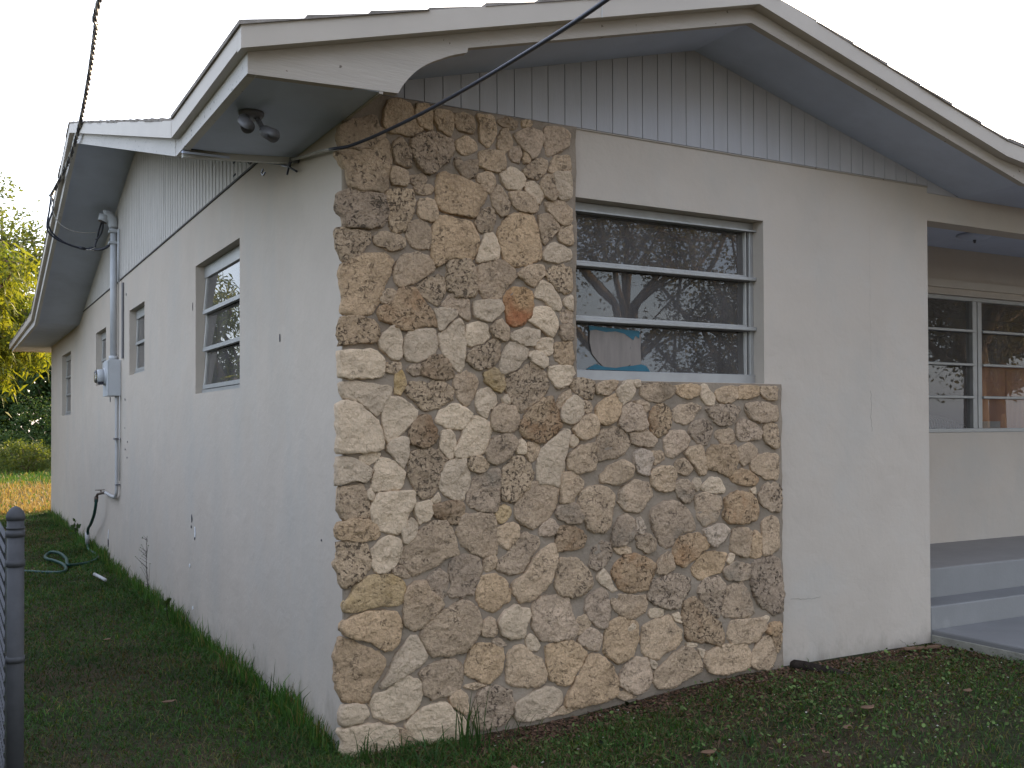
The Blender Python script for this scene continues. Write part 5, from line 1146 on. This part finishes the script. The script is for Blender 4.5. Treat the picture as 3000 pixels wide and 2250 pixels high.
def tree(label, base, h, tr, crown, seed, mat, L_, W_, per, nlimb=6, nsub=5, ntwig=4, droop=.2, spread=.12, cat='tree', fork=.35, name='tree', group=None, bark='bark', lean=(0, 0)):
    """crown = (cx, cy, cz, rx, ry, rz) relative to base"""
    r_ = random.Random(seed); root = empty(name, base); tag(root, label, cat, group); B = Vector(base); mb = MB()
    cx, cy, cz, rx, ry, rz = crown; cc0 = B + Vector((cx, cy, cz)); f0 = B + Vector((lean[0], lean[1], h * fork))
    mb.tube(smooth_curve([B - Vector((0, 0, .2)), B.lerp(f0, .5) + Vector((r_.uniform(-.1, .1), r_.uniform(-.1, .1), 0)), f0], 4), [tr * (1.25 - .35 * i / 8) for i in range(9)], 10)
    centers = []
    def rp(k=1.0):
        while True:
            q = Vector((r_.uniform(-1, 1), r_.uniform(-1, 1), r_.uniform(-1, 1)))
            if .3 < q.length < 1: return cc0 + Vector((q.x * rx, q.y * ry, q.z * rz)) * k + (cc0 * (1 - k))
    for i in range(nlimb):
        a = 2 * math.pi * (i + r_.random() * .6) / nlimb; e = cc0 + Vector((math.cos(a) * rx * .6, math.sin(a) * ry * .6, rz * r_.uniform(-.35, .5)))
        mid = f0.lerp(e, .42) + Vector((r_.uniform(-.6, .6), r_.uniform(-.6, .6), r_.uniform(-.5, .25))) * rz * .4; pts = smooth_curve([f0 - Vector((0, 0, .15)), mid, e], 5); pts[0:1] = [f0 - Vector((0, 0, .2 + .12 * i))]; nn = len(pts)
        mb.tube(pts, [tr * (.60 - .42 * k / (nn - 1)) for k in range(nn)], 8)
        for j in range(nsub):
            s = pts[r_.randint(nn // 3, nn - 1)]; q = rp(); q = s.lerp(q, .75); m2 = s.lerp(q, .5) + Vector([r_.uniform(-.15, .15) * rx * .5 for _ in range(3)]); p2 = smooth_curve([s, m2, q], 3); n2 = len(p2)
            mb.tube(p2, [tr * .22 * (1 - .7 * k / (n2 - 1)) for k in range(n2)], 5)
            for t_ in range(ntwig):
                s3 = p2[r_.randint(2, n2 - 1)]; q3 = s3 + Vector((r_.gauss(0, 1), r_.gauss(0, 1), r_.gauss(.1, .7))).normalized() * rx * r_.uniform(.12, .30)
                mb.tube([s3, s3.lerp(q3, .5) + Vector((0, 0, .03)), q3], [tr * .06, tr * .045, tr * .02], 4, cap=False); centers += [tuple(q3), tuple(s3.lerp(q3, .6))]
            centers.append(tuple(q))
    mb.build('trunk', M[bark], root, True)
    leaf_cloud('crown', centers, per, L_, W_, spread, droop, mat, root, seed); return root
# mango trees beyond the back corner (also what the side windows mirror)
tree('dense sunlit mango tree with long drooping leaves right behind the house corner', (-3.4, 21.5, 0), 5.6, .16, (2.2, 0, 3.95, 2.4, 2.2, 1.75), 31, M['mango'], .26, .055, 30, 7, 8, 6, .75, .14, fork=.25)
tree('tall loose mango tree at the far left picture edge with thin topmost sprays', (-4.4, 19.0, 0), 6.8, .16, (2.5, 0, 4.5, 2.3, 2.0, 2.1), 32, M['mango'], .24, .05, 20, 8, 8, 6, .6, .13, fork=.25)
tree('thin feathery small leaved tree rising against the sky above the mango', (-1.6, 27.0, 0), 8.8, .12, (1.2, 0, 6.6, 2.2, 2.0, 2.5), 33, M['fine_leaf'], .15, .075, 24, 6, 7, 5, .0, .2, fork=.4)
for i, (bx_, by_, hh, lab) in enumerate(((-4.6, 15.5, 5.6, 'spreading mango tree in the side yard mirrored in the largest side window'), (-6.5, 20.5, 6.6, 'taller mango tree of the side yard behind the spreading one'))):
    tree(lab, (bx_, by_, 0), hh, .18, (0, 0, hh * .58, 2.6, 2.5, hh * .36), 40 + i, M['mango'], .26, .055, 22, 6, 6, 5, .6, .14, fork=.25, group='mango trees of the side yard')
def shrub(label, loc, r, seed, n=420, per=12, mat='shrub', L_=.11, W_=.05, cat='shrub', name='shrub'):
    r_ = np.random.default_rng(seed); root = empty(name, (loc[0], loc[1], 0)); tag(root, label, cat); mb = MB(); rx, ry, rz = r
    for i in range(7):
        a = r_.uniform(0, 6.28); e = (loc[0] + math.cos(a) * rx * .6, loc[1] + math.sin(a) * ry * .6, rz * r_.uniform(.8, 1.6)); mb.tube([(loc[0], loc[1], -.05), ((loc[0] + e[0]) / 2, (loc[1] + e[1]) / 2, e[2] * .6), e], [.03, .02, .008], 5)
    mb.build('stem', M['bark'], root, True)
    q = r_.normal(0, 1, (n, 3)); q /= np.linalg.norm(q, axis=1)[:, None]; q *= r_.uniform(.45, 1.0, (n, 1)) ** .5; q *= 1 + .25 * np.sin(q[:, :1] * 7 + seed) * np.sin(q[:, 1:2] * 6)
    c = q * np.array([rx, ry, rz]) + np.array([loc[0], loc[1], rz * .95]); c = c[c[:, 2] > .05]
    leaf_cloud('foliage', c, per, L_, W_, .09, .1, M[mat], root, seed)
shrub('dark green rounded shrub under the mango crown at the house corner', (1.9, 37.0), (2.2, 1.2, 1.35), 51)
shrub('dark low shrub left of the rounded one behind the dry grass', (-.6, 35.0), (1.5, 1.1, .8), 52)
shrub('tall dark evergreen bush closing the view behind the house corner', (2.6, 44.0), (3.6, 2.0, 2.9), 53, 900, 12, L_=.2, W_=.1)
shrub('big dark bush at the far left behind the mango trees', (-2.6, 42.0), (3.4, 2.0, 3.3), 54, 900, 12, L_=.2, W_=.1)
shrub('small pale green bushy plant in front of the dark evergreens', (.7, 32.5), (.9, .8, .55), 55, 260, 12, 'fine_leaf')
# far wood closing the horizon
n = 5200; a = rng.uniform(-.95, 1.15, n); d = rng.uniform(48, 62, n); hh = (4.5 + 1.8 * np.sin(a * 9) + 1.3 * np.sin(a * 23 + 1)) * rng.random(n) ** .6
fw_ = np.stack([np.sin(a) * d - 1.6, np.cos(a) * d - 4.4, hh], 1); leaf_cloud('far_wood', fw_, 9, .75, .42, .55, .1, M['shrub'], None, 77); bpy.data.objects['far_wood']['label'] = 'distant dark woodland edge closing the horizon'; bpy.data.objects['far_wood']['category'] = 'woodland'
# street trees in front of the house: seen as reflections in the front panes and shading the yard; some added to block sky
tree('large dark spreading tree across the front yard mirrored in the front window', (8.6, -9.6, 0), 10.5, .10, (0.0, 0, 6.6, 4.6, 4.0, 3.9), 61, M['oak'], .10, .05, 15, 9, 7, 6, .1, .15, fork=.30, cat='tree')
tree('leaning multi limbed tree right of the large one in the front yard', (11.4, -9.4, 0), 8.5, .16, (-.3, 0, 4.3, 2.9, 3.0, 3.0), 62, M['oak'], .10, .05, 15, 8, 7, 6, .1, .15, fork=.22, lean=(.9, .2))
tree('broad tree overhanging the street corner behind the photographer', (2.4, -12.0, 0), 10.0, .24, (0.0, 0, 7.6, 4.8, 4.2, 3.0), 63, M['oak'], .13, .055, 15, 8, 9, 7, .1, .22, fork=.5)
tree('dark tree at the far right of the front yard mirrored in the porch panes', (17.5, -7.0, 0), 9.5, .24, (0.0, 0, 6.0, 4.2, 4.0, 3.8), 64, M['oak'], .13, .055, 13, 8, 8, 7, .1, .22, fork=.3)
tree('low boughed tree added out of view opposite the house to cut sky light on the front', (2.6, -13.2, 0), 9.0, .2, (.4, .6, 6.4, 4.4, 3.8, 3.2), 65, M['oak'], .16, .08, 26, 9, 10, 7, .1, .24, fork=.45)  # unseen tree added as extra canopy to darken the front
tree('round crowned tree added unseen behind the camera to block sky from the front wall', (-5.0, -11.0, 0), 9.0, .2, (0.0, 0.5, 5.8, 4.6, 4.0, 3.6), 66, M['oak'], .17, .085, 30, 8, 9, 7, .1, .24, fork=.4)  # added out of view; its crown screens open sky from the front wall
tree('far right street tree closing the view down the road', (22.5, -10.0, 0), 10.0, .2, (0, .5, 6.0, 4.6, 4.6, 4.0), 67, M['oak'], .18, .09, 16, 8, 9, 7, .1, .26, fork=.3)
# hedging added out of view; blocks low sky and darkens the lower side wall
hd = empty('sky_block_hedge', (-4.3, 2.0, 0)); tag(hd, 'long dense green hedging added unseen beyond the chain link fence to block low sky', 'sky_block_hedge')
n = 5200; c_ = np.stack([-4.3 + rng.normal(0, .38, n), rng.uniform(-5.5, 11.0, n), 1.75 * rng.random(n) ** .8 + .25 * np.sin(rng.uniform(0, 6, n))], 1)
leaf_cloud('foliage', c_, 9, .12, .055, .08, .1, M['shrub'], hd, 91)
hb = MB()
for i in range(22):
    yy = -5.3 + i * .77; hb.tube([(-4.3, yy, -.1), (-4.25, yy + .1, .8), (-4.35, yy + .2, 1.5)], [.03, .022, .008], 5)
hb.build('stem', M['bark'], hd, True)
